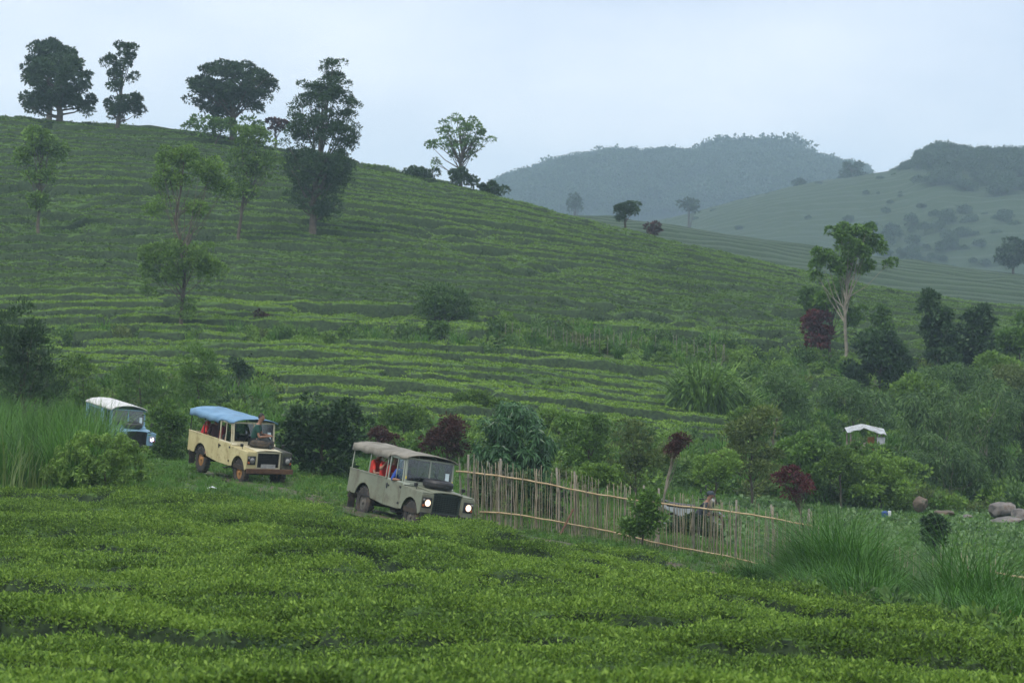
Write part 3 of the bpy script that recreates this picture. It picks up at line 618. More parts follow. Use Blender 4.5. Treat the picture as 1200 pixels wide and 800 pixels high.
for lab, Y, bx, bl in [('arching bamboo thicket above the hut', 132, 1000, [(985, 462, 30, 20), (1018, 478, 30, 20)]),
                       ('grey green thicket left of the arching bamboo', 128, 905, [(918, 450, 24, 20), (930, 470, 20, 18)]),
                       ('low thicket at the right under the dark trees', 136, 1110, [(1110, 440, 34, 16), (1150, 448, 34, 16)]),
                       ('olive weeds at the far right of the middle slope', 138, 1190, [(1185, 445, 28, 16)])]:
    plant('thicket', lab, 'shrub', Y, bx, bl, leaf_bamboo if 'olive' not in lab else leaf_olive, 44, 8, 4200, 4.6, .25, trunk=1.4, limbs=8, droop=.4, up=.2)
for lab, Y, bx, bl, m in [
    ('bright yellow green bush low behind the leaning maroon topped sapling', 80, 700, [(690, 560, 26, 16), (712, 556, 22, 16)], leaf_light),
    ('fresh green bush left of the olive green bush behind the motorbike', 96, 838, [(832, 552, 26, 18), (850, 545, 20, 18)], leaf_bright),
    ('small bright bush between the red shrub and the small hut', 101, 985, [(978, 545, 18, 16), (990, 538, 14, 14)], leaf_light),
    ('pale feathery bush above the olive green bush', 124, 880, [(872, 492, 20, 14), (890, 486, 18, 14)], leaf_light),
    ('low yellow green bush on the slope left of the tangled bush', 112, 655, [(648, 492, 22, 14), (668, 498, 18, 14)], leaf_bright),
    ('low mid green bush in the middle of the slope above the hanging leaf bush', 118, 560, [(555, 470, 24, 13), (580, 476, 20, 12)], leaf_light),
    ('bright green bush between the dark bush and the maroon shrubs', 84, 462, [(455, 545, 22, 18), (480, 535, 22, 20)], leaf_mid),
    ('yellow green bush on the slope above the sage green car', 104, 470, [(470, 488, 24, 16), (492, 494, 20, 14)], leaf_light),
    ('mid green bush on the right slope above the bamboo', 142, 1075, [(1070, 455, 22, 14), (1090, 462, 18, 12)], leaf_light),
    ('pale green bush near the right edge on the slope', 145, 1160, [(1165, 428, 20, 12), (1180, 434, 18, 12)], leaf_light)]:
    plant('shrub', lab, 'shrub', Y, bx, bl, m, 40, 7, 3800, 4.2, .4, trunk=1.3, limbs=8, shell=.3, up=.4)
g = np.random.default_rng(91); m_ = 420; xi_ = g.uniform(925, 1230, m_); Y_ = np.array([g.uniform(float(tea_edge(np.array([q]))[0])+2.5, 60) for q in xi_]); x_ = X(xi_, Y_)
gn_scatter('weedy_growth', np.stack([x_, Y_, Gz(x_, Y_)], 1), g.uniform(.35, .8, m_), g.uniform(0, 6.28, m_), g.integers(0, 6, m_), sv, 'leafy weeds mixed into the tall grass at the right', 'weeds')
# flowering weed hummock in front of the blue vehicle
plant('weed_hummock', 'light green hummock of umbrella shaped weeds in front of the blue vehicle', 'shrub', 66, 125, [(110, 526, 44, 22), (136, 522, 26, 16), (158, 538, 22, 15), (146, 546, 30, 20), (80, 548, 34, 18), (130, 556, 52, 20)], leaf_bright, 90, 7, 9600, 4.2, .32, trunk=1.2, limbs=14, kind='palmate', droop=.25)

def grass_patch(name, label, spots, mat, n, h, wd, seed, lean=.55, dry=None):
    """spots: (xi, Y, radius m, height factor)"""
    g = np.random.default_rng(seed); parts = []
    for i, (xi, Y, r, hf) in enumerate(spots):
        V, Q = blades(n, r, h*hf, wd, seed*50+i, lean, 4); cx = float(X(xi, Y))
        V = V+[cx, Y, 0]; V[:, 2] += Gz(V[:, 0], V[:, 1])-.03; parts.append((V, Q))
    V, Q = cat_mesh(parts); o = link(name, np_mesh(name, V, Q), None, mat); tag(o, label, 'grass', kind='stuff'); return o
g = np.random.default_rng(12)
sp = []
for i in range(60):
    xi = g.uniform(940, 1215); ed = float(tea_edge(np.array([xi]))[0]); Y = g.uniform(ed+6, ed+17) if xi > 1000 else g.uniform(50, 60)
    sp.append((xi, Y, .55, g.uniform(.75, 1.25)*(.7 if 1040 < xi < 1105 else 1)))
sp += [(975, 58, .6, 2.2), (990, 57, .6, 2.25), (1010, 57, .6, 2.1), (950, 58, .5, 1.8), (965, 60, .5, 2.0), (1000, 60, .5, 2.0), (1030, 56, .5, 1.5), (938, 59, .5, 1.2), (962, 57, .5, 1.6), (1000, 56, .5, 1.8), (1020, 55, .5, 1.5), (1045, 54, .5, 1.3), (1110, 53, .5, 1.4), (1160, 51, .5, 1.7), (1190, 50, .5, 1.4), (1130, 52, .6, 2.2), (1145, 51, .6, 2.1), (1175, 50, .5, 1.5), (1060, 54, .5, .95), (1090, 53, .5, .95), (905, 61, .4, .6), (885, 60, .4, .5)]
grass_patch('tall_grass', 'tall arching grass clumps swallowing the right end of the fence', sp, grass_deep, 210, 1.25, .032, 13, 1.05)
grass_patch('dry_grass', 'few dry straw coloured blades among the tall grass at the right', [(1010, 56, .8, 1), (1120, 52, .9, .8), (1160, 50, .8, .8), (955, 58, .5, .8), (870, 62, .8, .4), (300, 67.5, 1.5, .3), (350, 67, 1.5, .3)], grass_dry, 60, .95, .018, 15, .9)
sp = [(g.uniform(-40, 112), g.uniform(66, 84), .8, g.uniform(.8, 1.2)) for _ in range(46)] + [(g.uniform(120, 150), g.uniform(74, 84), .5, .8) for _ in range(0)]
grass_patch('elephant_grass', 'tall soft elephant grass on the left hiding the side of the blue vehicle', sp, grass_m, 150, 2.1, .03, 17, .5)
grass_patch('elephant_grass', 'silvery long grass blades around the blue vehicle', [(18, 66, .5, 1), (45, 66, .6, .8), (122, 76, .5, 1.0), (215, 92, .6, .9), (8, 64, .5, .8)], grass_pale, 26, 2.0, .035, 19, .55)
for lab, xi, Y, h in [('large tuft of tall broad bladed grass in the middle of the slope', 826, 133, 4.2), ('smaller tuft of tall grass right of the large one', 858, 134, 2.6)]:
    root = empty('grass_tuft', (float(X(xi, Y)), Y, gz(xi, Y)), lab, 'grass tuft')
    V, Q = blades(170, 1.3*h/4, h*1.02, .22, int(h*10), .75, 4); link('blades', np_mesh('blades', V, Q), root, leaf_light)
    g2 = np.random.default_rng(int(h*7)); n = 4200; d = norm(g2.normal(size=(n, 3))); P = d*[1.9*h/4, 1.6*h/4, .38*h]*g2.uniform(.5, 1, (n, 1))+[0, 0, .44*h]; P[:, 2] = np.maximum(P[:, 2], .05)
    V, Q = leaves(P, d+[0, 0, -.4], .42, .22, g2, .5); link('hanging_leaves', np_mesh('hanging_leaves', V, Q), root, leaf_mid)

# ------------------------------------------------------------------ far hills
def far_hill(name, Y0, Yc, Y1, ridge, base, xi, nY, mat, rows=None, seed=0, rough=2.0):
    rx = [p[0] for p in ridge]; ry = [p[1] for p in ridge]
    ys = np.interp(xi, rx, ry); k = np.exp(-.5*(np.arange(-8, 9)/3)**2); k /= k.sum(); ys = np.convolve(np.pad(ys, 8, mode='edge'), k, 'valid')
    zc = (400-ys)*Yc/F; zb = (400-base)*Y0/F
    Ys = np.concatenate([np.linspace(Y0, Yc, nY), np.linspace(Yc, Y1, 12)[1:]])
    t = np.concatenate([np.sin(np.linspace(0, 1, nY)*math.pi/2)**1.05, 1-np.linspace(0, 1, 12)[1:]**1.6])
    XX, YY = np.meshgrid(xi, Ys); x = (XX-600)*YY/F
    z = zb+(zc[None]-zb)*t[:, None]+rough*(fbm(x/40, YY/40, seed)-.5)*np.sin(np.clip(t, 0, 1)*math.pi)[:, None]
    if rows:
        sp, h = rows; ph = YY/sp+1.2*fbm(x/30, YY/25, seed+5)+z*.05; p = ph-np.floor(ph)
        z = z+h*np.clip((p-.30)/.12, 0, 1)*np.clip((1-p)/.08, 0, 1)*(.6+.6*vn(x/6, YY/6, seed+6))
    V = np.stack([x, YY, z], -1).reshape(-1, 3); nx = len(xi); ny = len(Ys)
    i = (np.arange(ny-1)[:, None]*nx+np.arange(nx-1)[None]).ravel(); Q = np.stack([i, i+1, i+nx+1, i+nx], 1)
    q = V[Q, 2]; mi = ((q.max(1)-q.min(1)) > (rows[1]*.45 if rows else 9)).astype(int)
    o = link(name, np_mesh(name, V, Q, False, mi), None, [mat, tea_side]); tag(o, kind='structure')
    def zf(xq, Yq):     # height on the hill, picture column xq, distance Yq
        tt = np.interp(Yq, Ys, t); return zb+(np.interp(xq, xi, zc)-zb)*tt
    return zf
H2 = [(300, 230), (600, 258), (700, 262), (760, 268), (800, 274), (900, 290), (1000, 304), (1100, 318), (1200, 331), (1500, 360)]
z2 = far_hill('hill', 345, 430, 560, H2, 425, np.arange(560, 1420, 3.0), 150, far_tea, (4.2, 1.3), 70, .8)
H3 = [(500, 300), (700, 276), (760, 268), (800, 259), (860, 242), (930, 224), (1000, 214), (1050, 207), (1085, 194), (1112, 187), (1140, 195), (1165, 192), (1200, 194), (1600, 185)]
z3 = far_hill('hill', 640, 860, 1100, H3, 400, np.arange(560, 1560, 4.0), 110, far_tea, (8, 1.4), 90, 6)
H4 = [(300, 260), (560, 246), (600, 236), (640, 220), (700, 207), (760, 204), (820, 206), (860, 205), (900, 203), (950, 210), (980, 220), (1040, 222), (1200, 205), (1600, 200)]
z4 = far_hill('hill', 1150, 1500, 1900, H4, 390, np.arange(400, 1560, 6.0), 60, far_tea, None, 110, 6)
# woods on the far ridges
def crown_variant(seed, mat, n=1100, flat=.75):
    g = np.random.default_rng(seed); k = 26; c = norm(g.normal(size=(k, 3))); c[:, 2] = np.abs(c[:, 2]); c = c*g.uniform(.45, .85, (k, 1))*[.55, .55, .42]+[0, 0, .55]
    i = g.integers(0, k, n); d = norm(g.normal(size=(n, 3))); P = c[i]+d*.19*g.uniform(.4, 1, (n, 1))
    a = leaves(P, d+[0, 0, .3], .075, .8, g, .1)
    return variant('far_crown', *cat_mesh([a, tube([[0, 0, -.1], [0.02, 0, .4], [0, 0, .8]], np.array([.035, .025, .01]), 5)]), mat)
fv = [crown_variant(700+i, leaf_skyline) for i in range(5)]
g = np.random.default_rng(31)
def wood(name, label, zf, pts, hr, seed):
    g = np.random.default_rng(seed); xi = np.array([p[0] for p in pts]); Y = np.array([p[1] for p in pts])
    P = np.stack([X(xi, Y), Y, zf(xi, Y)-1.0], 1); n = len(P); S = g.uniform(*hr, n)*np.array([p[2] if len(p) > 2 else 1 for p in pts])
    gn_scatter(name, P, S, g.uniform(0, 6.28, n), g.integers(0, 5, n), fv, label, 'wood')
pts = [(g.uniform(585, 1010), g.uniform(1300, 1514)) for _ in range(1500)] + [(g.uniform(598, 985), 1500+g.uniform(-5, 12), g.uniform(.6, 1.3)) for _ in range(170)]
pts += [(g.uniform(832, 945), g.uniform(1476, 1510), 1.35) for _ in range(60)] + [(x, 1500, s) for x, s in [(845, 1.9), (858, 2.1), (872, 2.3), (886, 2.1), (900, 2.0), (915, 1.5), (928, 1.7), (940, 1.6), (955, 1.4)]]
wood('far_wood', 'hazy blue wooded ridge on the horizon', z4, pts, (8, 18), 33)
pts = [(x_, g.uniform(815, 866), min(1, .45+(x_-1040)/110)) for x_ in g.uniform(1042, 1420, 300)] + [(1075+x_, g.uniform(770-.18*x_, 855)) for x_ in g.uniform(0, 300, 260)]
pts += [(g.uniform(1090, 1130), g.uniform(842, 866), 1.15) for _ in range(14)] + [(x, 863, s) for x, s in [(1088, 1.1), (1100, 1.3), (1112, 1.4), (1124, 1.2), (1160, 1.3), (1172, 1.2), (1190, 1.2)]]
pts += [(g.uniform(990, 1200), g.uniform(690, 735), .7) for _ in range(60)]
wood('far_wood', 'hazy dark wood on the nearer ridge at the right', z3, pts+[(g.uniform(720, 1230), g.uniform(655, 850), g.uniform(.15, .5)) for _ in range(170)], (4.2, 7.2), 35)

def far_tree(label, Y, zf, bx, blobs, mat=leaf_skyline, **k):
    global Gz
    keep = Gz; Gz = lambda x, Yq: np.asarray(zf(600+F*np.asarray(x)/Yq, Yq))
    r = plant('far_tree', label, 'tree', Y, bx, blobs, mat, **k); Gz = keep; return r
HZ = 'hazy trees standing on the far slopes'
far_tree('hazy airy tree on the ridge left of the far dark wood', 854, z3, 998, [(1000, 196, 12, 7), (992, 205, 9, 6), (1008, 206, 8, 5), (985, 210, 4, 4)], ncl=24, clr=3.5, nleaf=900, ls=2.6, trunk=1.7, limbs=16, group=HZ)
far_tree('small hazy rounded tree on the pale middle slope', 850, z3, 936, [(936, 219, 7, 8)], ncl=10, clr=3.5, nleaf=500, ls=2.6, trunk=1.7, limbs=4, group=HZ)
far_tree('hazy low bush left of the rounded tree on the pale middle slope', 840, z3, 908, [(910, 229, 13, 6)], ncl=12, clr=3.5, nleaf=500, ls=2.6, trunk=1.6, limbs=4, group=HZ)
far_tree('hazy broad tree in the misty valley right of the parasol tree', 700, z3, 808, [(806, 238, 14, 7), (812, 245, 8, 6)], ncl=16, clr=3.6, nleaf=650, ls=2.6, trunk=1.6, limbs=10, group=HZ)
far_tree('hazy slim tree in the misty valley left of the parasol tree', 790, z3, 674, [(673, 234, 11, 7), (674, 243, 9, 6)], ncl=14, clr=3.4, nleaf=500, ls=2.6, trunk=1.6, limbs=10, group=HZ)
far_tree('grey green round tree at the right edge standing on the far tea slope', 425, z2, 1187, [(1188, 295, 20, 15), (1180, 305, 12, 10)], ncl=34, clr=6, nleaf=2400, ls=3.0, trunk=1.8, limbs=12, group=HZ)
#@@PART2@@
# ------------------------------------------------------------------ vehicles
def V3(*a): return Vector(a)
class MB:
    """collects boxes, prisms, lathes and tubes into one mesh"""
    def __init__(s): s.bm = bmesh.new()
    def box(s, x0, x1, y0, y1, z0, z1, M=None):
        vs = [s.bm.verts.new(V3(x, y, z)) for x in (x0, x1) for y in (y0, y1) for z in (z0, z1)]
        for f in ((0, 1, 3, 2), (4, 6, 7, 5), (0, 4, 5, 1), (2, 3, 7, 6), (0, 2, 6, 4), (1, 5, 7, 3)): s.bm.faces.new([vs[i] for i in f])
        if M:
            for v in vs: v.co = M @ v.co
        return s
    def prism(s, pts, a, b, axis='y', M=None):
        def P(u, v, w): return V3(u, w, v) if axis == 'y' else (V3(w, u, v) if axis == 'x' else V3(u, v, w))
        A = [s.bm.verts.new(P(u, v, a)) for u, v in pts]; B = [s.bm.verts.new(P(u, v, b)) for u, v in pts]; n = len(pts)
        s.bm.faces.new(A); s.bm.faces.new(B[::-1])
        for i in range(n): s.bm.faces.new([A[i], B[i], B[(i+1) % n], A[(i+1) % n]])
        if M:
            for v in A+B: v.co = M @ v.co
        return s
    def lathe(s, prof, M, n=24, closed=False):
        """prof: (radius, height) pairs turned about local z, then moved by M"""
        rings = [[s.bm.verts.new(M @ V3(r*math.cos(2*math.pi*k/n), r*math.sin(2*math.pi*k/n), h)) for k in range(n)] for r, h in prof]
        m = len(rings)
        for i in range(m if closed else m-1):
            A, B = rings[i], rings[(i+1) % m]
            for k in range(n): s.bm.faces.new([A[k], A[(k+1) % n], B[(k+1) % n], B[k]])
        if not closed:
            s.bm.faces.new(rings[0][::-1]); s.bm.faces.new(rings[-1])
        return s
    def tube(s, pts, r, n=8):
        V, Q = tube(pts, r, n); vs = [s.bm.verts.new(v) for v in V]
        for q in Q:
            q = list(dict.fromkeys(q.tolist()))
            if len(q) >= 3:
                try: s.bm.faces.new([vs[i] for i in q])
                except ValueError: pass
        return s
    def grid(s, P, flip=False):
        vs = [[s.bm.verts.new(V3(*p)) for p in row] for row in P]
        for i in range(len(vs)-1):
            for j in range(len(vs[0])-1): s.bm.faces.new([vs[i][j], vs[i+1][j], vs[i+1][j+1], vs[i][j+1]])
        return s
    def build(s, name, mat, parent, bevel=0, smooth=False, solid=0, label=None):
        bmesh.ops.recalc_face_normals(s.bm, faces=s.bm.faces)
        me = bpy.data.meshes.new(name); s.bm.to_mesh(me); s.bm.free(); me.materials.append(mat)
        if smooth:
            for p in me.polygons: p.use_smooth = True
        o = link(name, me, parent)
        if solid: md = o.modifiers.new('solid', 'SOLIDIFY'); md.thickness = solid; md.offset = 0
        if bevel: md = o.modifiers.new('bevel', 'BEVEL'); md.width = bevel; md.segments = 2; md.limit_method = 'ANGLE'; md.harden_normals = False
        if label: o['label'] = label
        return o
RX = lambda a: Matrix.Rotation(R(a), 4, 'X')
RY = lambda a: Matrix.Rotation(R(a), 4, 'Y')
RZ_ = lambda a: Matrix.Rotation(R(a), 4, 'Z')
T = lambda x, y, z: Matrix.Translation((x, y, z))

tyre_m = surf('tyre rubber', (.02, .02, .02), (.05, .045, .04), .9, 8, dirt=(.12, .085, .05), dscale=3, dlo=.5, dhi=.7)
black_m = surf('black paint', (.012, .012, .013), (.022, .022, .022), .5, 4)
dark_m = surf('dark interior', (.015, .015, .015), (.03, .028, .025), .9, 4)
chassis_m = surf('muddy chassis', (.018, .016, .014), (.06, .045, .03), .95, 5)
glass_m = glassmat('windscreen glass', (.45, .49, .51), .90)
side_glass = glassmat('side glass', (.7, .75, .75), .86)
lens_off = surf('lamp glass', (.14, .14, .135), (.24, .24, .23), .15, 4, spec=.8)
lens_on = glow('lit headlamp', (1.0, .72, .50), 1.5)
lens_violet = glow('lit violet headlamp', (.70, .60, 1.0), 2.2)
chrome = surf('dull metal', (.3, .3, .3), (.45, .45, .45), .4, 5, metal=.8)
orange_lens = surf('amber lens', (.35, .09, .02), None, .3)
red_lens = surf('red lens', (.25, .02, .02), None, .3)
plate_m = surf('pale number plate', (.25, .25, .24), (.4, .4, .38), .6, 8)
sticker_m = surf('yellow sticker', (.65, .5, .03), None, .6)
white_sticker = surf('white windscreen sticker', (.55, .66, .68), None, .6)
seat_m = surf('black seat vinyl', (.02, .02, .02), (.035, .03, .03), .6)
pane_shade = surf('sun strip', (.03, .035, .035), None, .4)

def arch(cx, cz, r, z0, n=10, rev=False):
    a0 = math.asin(max(-1, min(1, (z0-cz)/r))); A = [math.pi-a0-(math.pi-2*a0)*i/n for i in range(n+1)]
    p = [(cx+r*math.cos(a), cz+r*math.sin(a)) for a in A]
    return p[::-1] if rev else p
def wheel(parent, x, y, rimmat, side):
    w = empty('wheel', (x, y, .40)); w.parent = parent
    M = RX(90)
    tp = [(.205, -.085), (.30, -.098), (.36, -.095), (.395, -.07), (.405, -.02), (.405, .02), (.395, .07), (.36, .095), (.30, .098), (.205, .085)]
    MB().lathe(tp, M, 28, True).build('tyre', tyre_m, w, smooth=False)
    t = MB()
    for k in range(22):                                  # tread blocks
        for s_ in (-1, 1):
            t.box(-.028, .028, s_*.05-.042, s_*.05+.042, .398, .418, RY((k+.25*s_)*360/22))
    t.build('tread', tyre_m, w)
    s = -1 if side < 0 else 1
    rp_ = [(.21, s*.06), (.19, s*.065), (.18, s*.015), (.115, s*.01), (.095, s*.055), (.06, s*.065), (.05, s*.10), (.0001, s*.105)]
    MB().lathe([(r, -h) for r, h in rp_], M, 20).build('rim', rimmat, w)
    return w
def roofgrid(x0, x1, yw, z0, rise, bulge=0, nx=26, ny=14, skirt=.16, wav=.02, seed=0, xs=None, hoops=(-2.28, -1.27, -.25)):
    g = np.random.default_rng(seed); rows = []
    for i in range(nx+1):
        x = x0+(x1-x0)*i/nx; hump = -bulge*math.sin(math.pi*min(1, abs(((x-hoops[0]) % 1.015)/1.015)))**2 if x < -.25 else 0
        row = []; back = x < (xs if xs is not None else -.25)
        sk = skirt if back else .05
        row.append((x, -yw-.015, z0-sk+wav*math.sin(x*9)))
        for j in range(ny+1):
            u = -1+2*j/ny; row.append((x, u*yw, z0+rise*(1-abs(u)**2.6)+hump*(1-u*u)+g.normal(0, .004)))
        row.append((x, yw+.015, z0-sk+wav*math.sin(x*9+1)))
        rows.append(row)
    return rows

def make_vehicle(name, label, body, roofm, rimm, lamp, wingL=None, roof='canvas', bonnetm=None, grillem=black_m, bumperm=black_m, screenm=None, opts=()):
    root = empty(name, (0, 0, 0), label, 'off-road car', 'old four wheel drive cars driving down the track')
    wingL = wingL or body; bonnetm = bonnetm or body; screenm = screenm or body
    # chassis and floor
    MB().box(-2.28, 1.95, -.42, -.32, .42, .54).box(-2.28, 1.95, .32, .42, .42, .54).box(-1.45, -1.32, -.7, .7, .34, .46).box(1.32, 1.45, -.7, .7, .34, .46).box(-.6, .5, -.3, .3, .36, .5).build('chassis', chassis_m, root, .01)
    MB().box(-2.30, .76, -.76, .76, .555, .60).build('floor', dark_m, root)
    MB().box(-2.2, -.35, -.55, -.50, .60, .92).box(-2.2, -.35, .50, .55, .60, .92).box(-1.95, -.85, -.76, -.50, .90, .95).box(-1.95, -.85, .5, .76, .9, .95).build('wheel_box', dark_m, root)
    for s in (-1, 1):
        y0, y1 = (s*.765, s*.80)
        a = arch(-1.385, .40, .49, .56)
        pts = [(-2.33, .56)]+a+[(-.16, .50), (-.16, 1.15), (-2.33, 1.15)]
        MB().prism(pts, y0, y1).build('tub_side', body, root, .012)
        MB().box(-2.34, -.15, s*.74, s*.81, 1.152, 1.185).build('side_capping', body, root, .008)
        # door: lower panel with window frame on top (> glass, handle, hinge)
        d = MB().prism([(-.145, .50), (.745, .50), (.745, 1.15), (-.145, 1.15)], s*.768, s*.803).build('door', body, root, .012)
        fr = [(-.12, 1.16), (.70, 1.16), (.64, 1.74), (-.12, 1.74)]
        m = MB()
        for q in range(4):
            p, r2 = fr[q], fr[(q+1) % 4]
            m.tube([(p[0], s*.755, p[1]), (r2[0], s*.755-(s*.03 if 0 else 0), r2[1])], .028, 6)
        m.box(.27, .30, s*.745, s*.765, 1.17, 1.73)
        m.build('window_frame', screenm, d)
        MB().box(.30, .66, s*.752, s*.756, 1.18, 1.72).build('window_glass', side_glass, d)
        MB().box(-.07, .07, s*.804, s*.83, 1.0, 1.03).box(-.07, -.03, s*.804, s*.822, .93, 1.06).build('door_handle', black_m, d)
        for hz0 in (.62, 1.02): MB().box(.66, .74, s*.804, s*.815, hz0, hz0+.05).build('hinge', black_m, d)
        # front wing
        wm = body if s < 0 else wingL
        a = arch(1.385, .40, .48, .52)
        pts = [(.78, .52)]+a+[(1.97, .58), (1.97, 1.02), (1.93, 1.075), (.78, 1.11)]
        wg = MB().prism(pts, s*.79, s*.82).prism([(.78, 1.08), (1.93, 1.045), (1.93, 1.078), (.78, 1.113)], s*.44, s*.789).box(1.935, 1.97, s*.45, s*.789, .58, 1.045)
        wg.box(.85, 1.934, s*.44, s*.46, .62, 1.04)
        wing = wg.build('front_wing', wm, root, .03)
        MB().lathe([(.125, 0), (.125, .012), (.095, .02), (.093, .045), (.0001, .05)], T(1.971, s*.635, .83) @ RY(90), 20).build('lamp_surround', black_m if 'darkpanel' in opts else chrome, wing)
        if 'darkpanel' in opts: MB().box(1.971, 1.982, s*.50, s*.785, .70, .96).build('lamp_panel', black_m, wing)
        hl = MB().lathe([(.088, 0), (.080, .02), (.05, .035), (.0001, .04)], T(2.005, s*.635, .83) @ RY(90), 20).build('headlight', lamp if lamp else lens_off, wing, smooth=True)
        MB().lathe([(.035, 0), (.035, .03), (.0001, .04)], T(1.972, s*.745, .90) @ RY(90), 12).build('side_lamp', lens_off, wing)
        MB().lathe([(.035, 0), (.035, .03), (.0001, .04)], T(1.972, s*.745, .76) @ RY(90), 12).build('indicator', orange_lens, wing)
        MB().box(1.0, 1.75, s*.50, s*.78, .50, .62).build('inner_arch', chassis_m, wing)
        # mirror on the wing
        mr = MB().tube([(1.52, s*.72, 1.07), (1.52, s*.78, 1.26)], .012, 6).box(1.505, 1.53, s*.70, s*.84, 1.25, 1.40) if 'mirror' in opts else MB().tube([(1.42, s*.70, 1.07), (1.42, s*.74, 1.17)], .012, 6).lathe([(.0001, -.05), (.05, -.04), (.055, .04), (.0001, .05)], T(1.42, s*.745, 1.2), 12)
        mr.build('wing_mirror', black_m, root)
        for x in (-1.385, 1.385): wheel(root, x, s*.66, rimm, s)
        MB().box(-2.12, -2.10, s*.60, s*.82, .18, .60).build('mudflap', tyre_m, root)
        MB().box(-2.345, -2.331, s*.66, s*.76, .82, .96).build('tail_lamp', red_lens, root)
        MB().box(.40, .66, s*.81, s*.84, .405, .43).tube([(.53, s*.5, .46), (.53, s*.82, .42)], .02, 6).build('step', black_m, root)
    MB().box(-2.35, -2.315, -.76, .76, .56, 1.15).build('tailgate', body, root, .01)
    MB().box(-2.34, -2.24, -.74, .74, .42, .54).build('rear_crossmember', chassis_m, root)
    MB().box(-.20, -.165, -.76, .76, .60, 1.14).build('seat_bulkhead', dark_m, root)
    MB().prism([(.70, .60), (.80, .60), (.80, 1.12), (.86, 1.13), (.80, 1.19), (.70, 1.19)], -.775, .775).build('bulkhead', screenm, root, .008)
    MB().box(.55, .70, -.70, .70, .98, 1.17).build('dashboard', dark_m, root, .02)
    for q in (-.62, .08): MB().box(.862, .875, q, q+.54, 1.128, 1.175).build('scuttle_vent', screenm, root)
    # bonnet, slightly crowned
    P = [[(x, u*.455, 1.118-.035*((x-.86)/1.05)**2+.035*(1-abs(u)**2.5)) for u in np.linspace(-1, 1, 11)] for x in np.linspace(.88, 1.93, 9)]
    MB().grid(P).build('bonnet', bonnetm, root, smooth=True, solid=.025)
    sp = empty('spare_wheel', (1.30, 0, 1.165)); sp.parent = root; sp.scale = (1.08, 1.08, 1.1)
    MB().lathe([(.20, .0), (.30, -.005), (.365, .02), (.39, .06), (.39, .13), (.365, .17), (.30, .19), (.20, .18)], Matrix(), 28, True).build('tyre', tyre_m if 'open_spare' in opts else black_m, sp)
    MB().lathe([(.0001, .03), (.205, .03), (.205, .12), (.12, .15), (.0001, .155)], Matrix(), 20).build('rim', black_m, sp)
    # radiator: grille between the wings
    MB().box(1.80, 1.83, -.438, .438, .58, 1.07).build('radiator', dark_m, root)
    gr = MB()
    for k in range(9): gr.box(1.875, 1.887, -.40, .40, .635+k*.046, .651+k*.046)
    for k in range(11): gr.box(1.865, 1.874, -.40+k*.08-.004, -.40+k*.08+.004, .62, 1.03)
    gr.build('grille', grillem, root)
    MB().box(1.84, 1.90, -.438, -.385, .58, 1.08).box(1.84, 1.90, .385, .438, .58, 1.08).box(1.84, 1.90, -.384, .384, 1.035, 1.08).box(1.84, 1.90, -.384, .384, .58, .615).build('radiator_surround', bonnetm if 'pale_surround' in opts else grillem, root, .006)
    MB().box(2.02, 2.09, -.83, .83, .46, .60).build('bumper', bumperm, root, .01)
    for q in (-.42, .32): MB().box(1.90, 2.02, q, q+.10, .46, .56).build('bumper_iron', chassis_m, root)
    if 'plate' in opts: MB().box(1.905, 1.915, -.26, .26, .60, .72).build('number_plate', plate_m, root)
    # windscreen
    ws = MB(); M = T(.775, 0, 1.19) @ RY(-7)
    for y0, y1, z0, z1 in ((-.755, -.70, 0, .62), (.70, .755, 0, .62), (-.025, .025, .045, .575), (-.699, .699, 0, .045), (-.699, .699, .575, .62)): ws.box(-.02, .02, y0, y1, z0, z1, M)
    wf = ws.build('windscreen_frame', screenm, root, .005)
    for s in (-1, 1):
        MB().box(-.004, .004, min(s*.027, s*.698), max(s*.027, s*.698), .047, .573, M).build('windscreen_pane', glass_m, wf)
        MB().tube([M @ V3(.03, s*.38, .02), M @ V3(.028, s*.15, .30)], .006, 5).build('wiper', black_m, wf)
    MB().box(.008, .012, .50, .62, .12, .34, M).build('sticker', white_sticker, wf)
    if 'stickers' in opts: MB().box(.022, .026, -.745, -.71, .08, .15, M).build('sticker', sticker_m, wf); MB().box(.022, .026, .71, .745, .08, .15, M).build('sticker', sticker_m, wf)
    if 'strip' in opts: MB().box(-.012, -.008, -.69, .69, .45, .57, M).build('sun_strip', pane_shade, wf)
    for s in (-.48, .02, .48):
        MB().box(-.12, .34, s-.21, s+.21, .78, .90).build('seat', seat_m, root, .03); MB().box(-.14, -.04, s-.21, s+.21, .90, 1.32).build('seat_back', seat_m, root, .03)
    MB().lathe([(.19, -.01), (.21, -.01), (.21, .01), (.19, .01)], T(.47, -.48, 1.22) @ RY(-62), 20, True).tube([(.5, -.48, 1.20), (.62, -.48, 1.0)], .018, 6).tube([(.47, -.66, 1.22), (.47, -.30, 1.22)], .01, 5).build('steering_wheel', black_m, root)
    # roof
    if roof == 'canvas':
        for x in (-2.28, -1.27, -.25):
            hp = [(x, -.765, 1.18), (x, -.765, 1.70), (x, -.72, 1.80), (x, -.5, 1.86), (x, 0, 1.885), (x, .5, 1.86), (x, .72, 1.80), (x, .765, 1.70), (x, .765, 1.18)]
            MB().tube(hp, .018, 7).build('hoop', black_m if 'dark_hoops' in opts else bodyless, root)
        MB().tube([(-2.28, -.74, 1.78), (.66, -.74, 1.80)], .014, 6).tube([(-2.28, .74, 1.78), (.66, .74, 1.80)], .014, 6).build('roof_rail', black_m, root)
        MB().grid(roofgrid(-2.38, .84, .785, 1.81, .10, .03, seed=3)).build('canvas_roof', roofm, root, smooth=True, solid=.02)
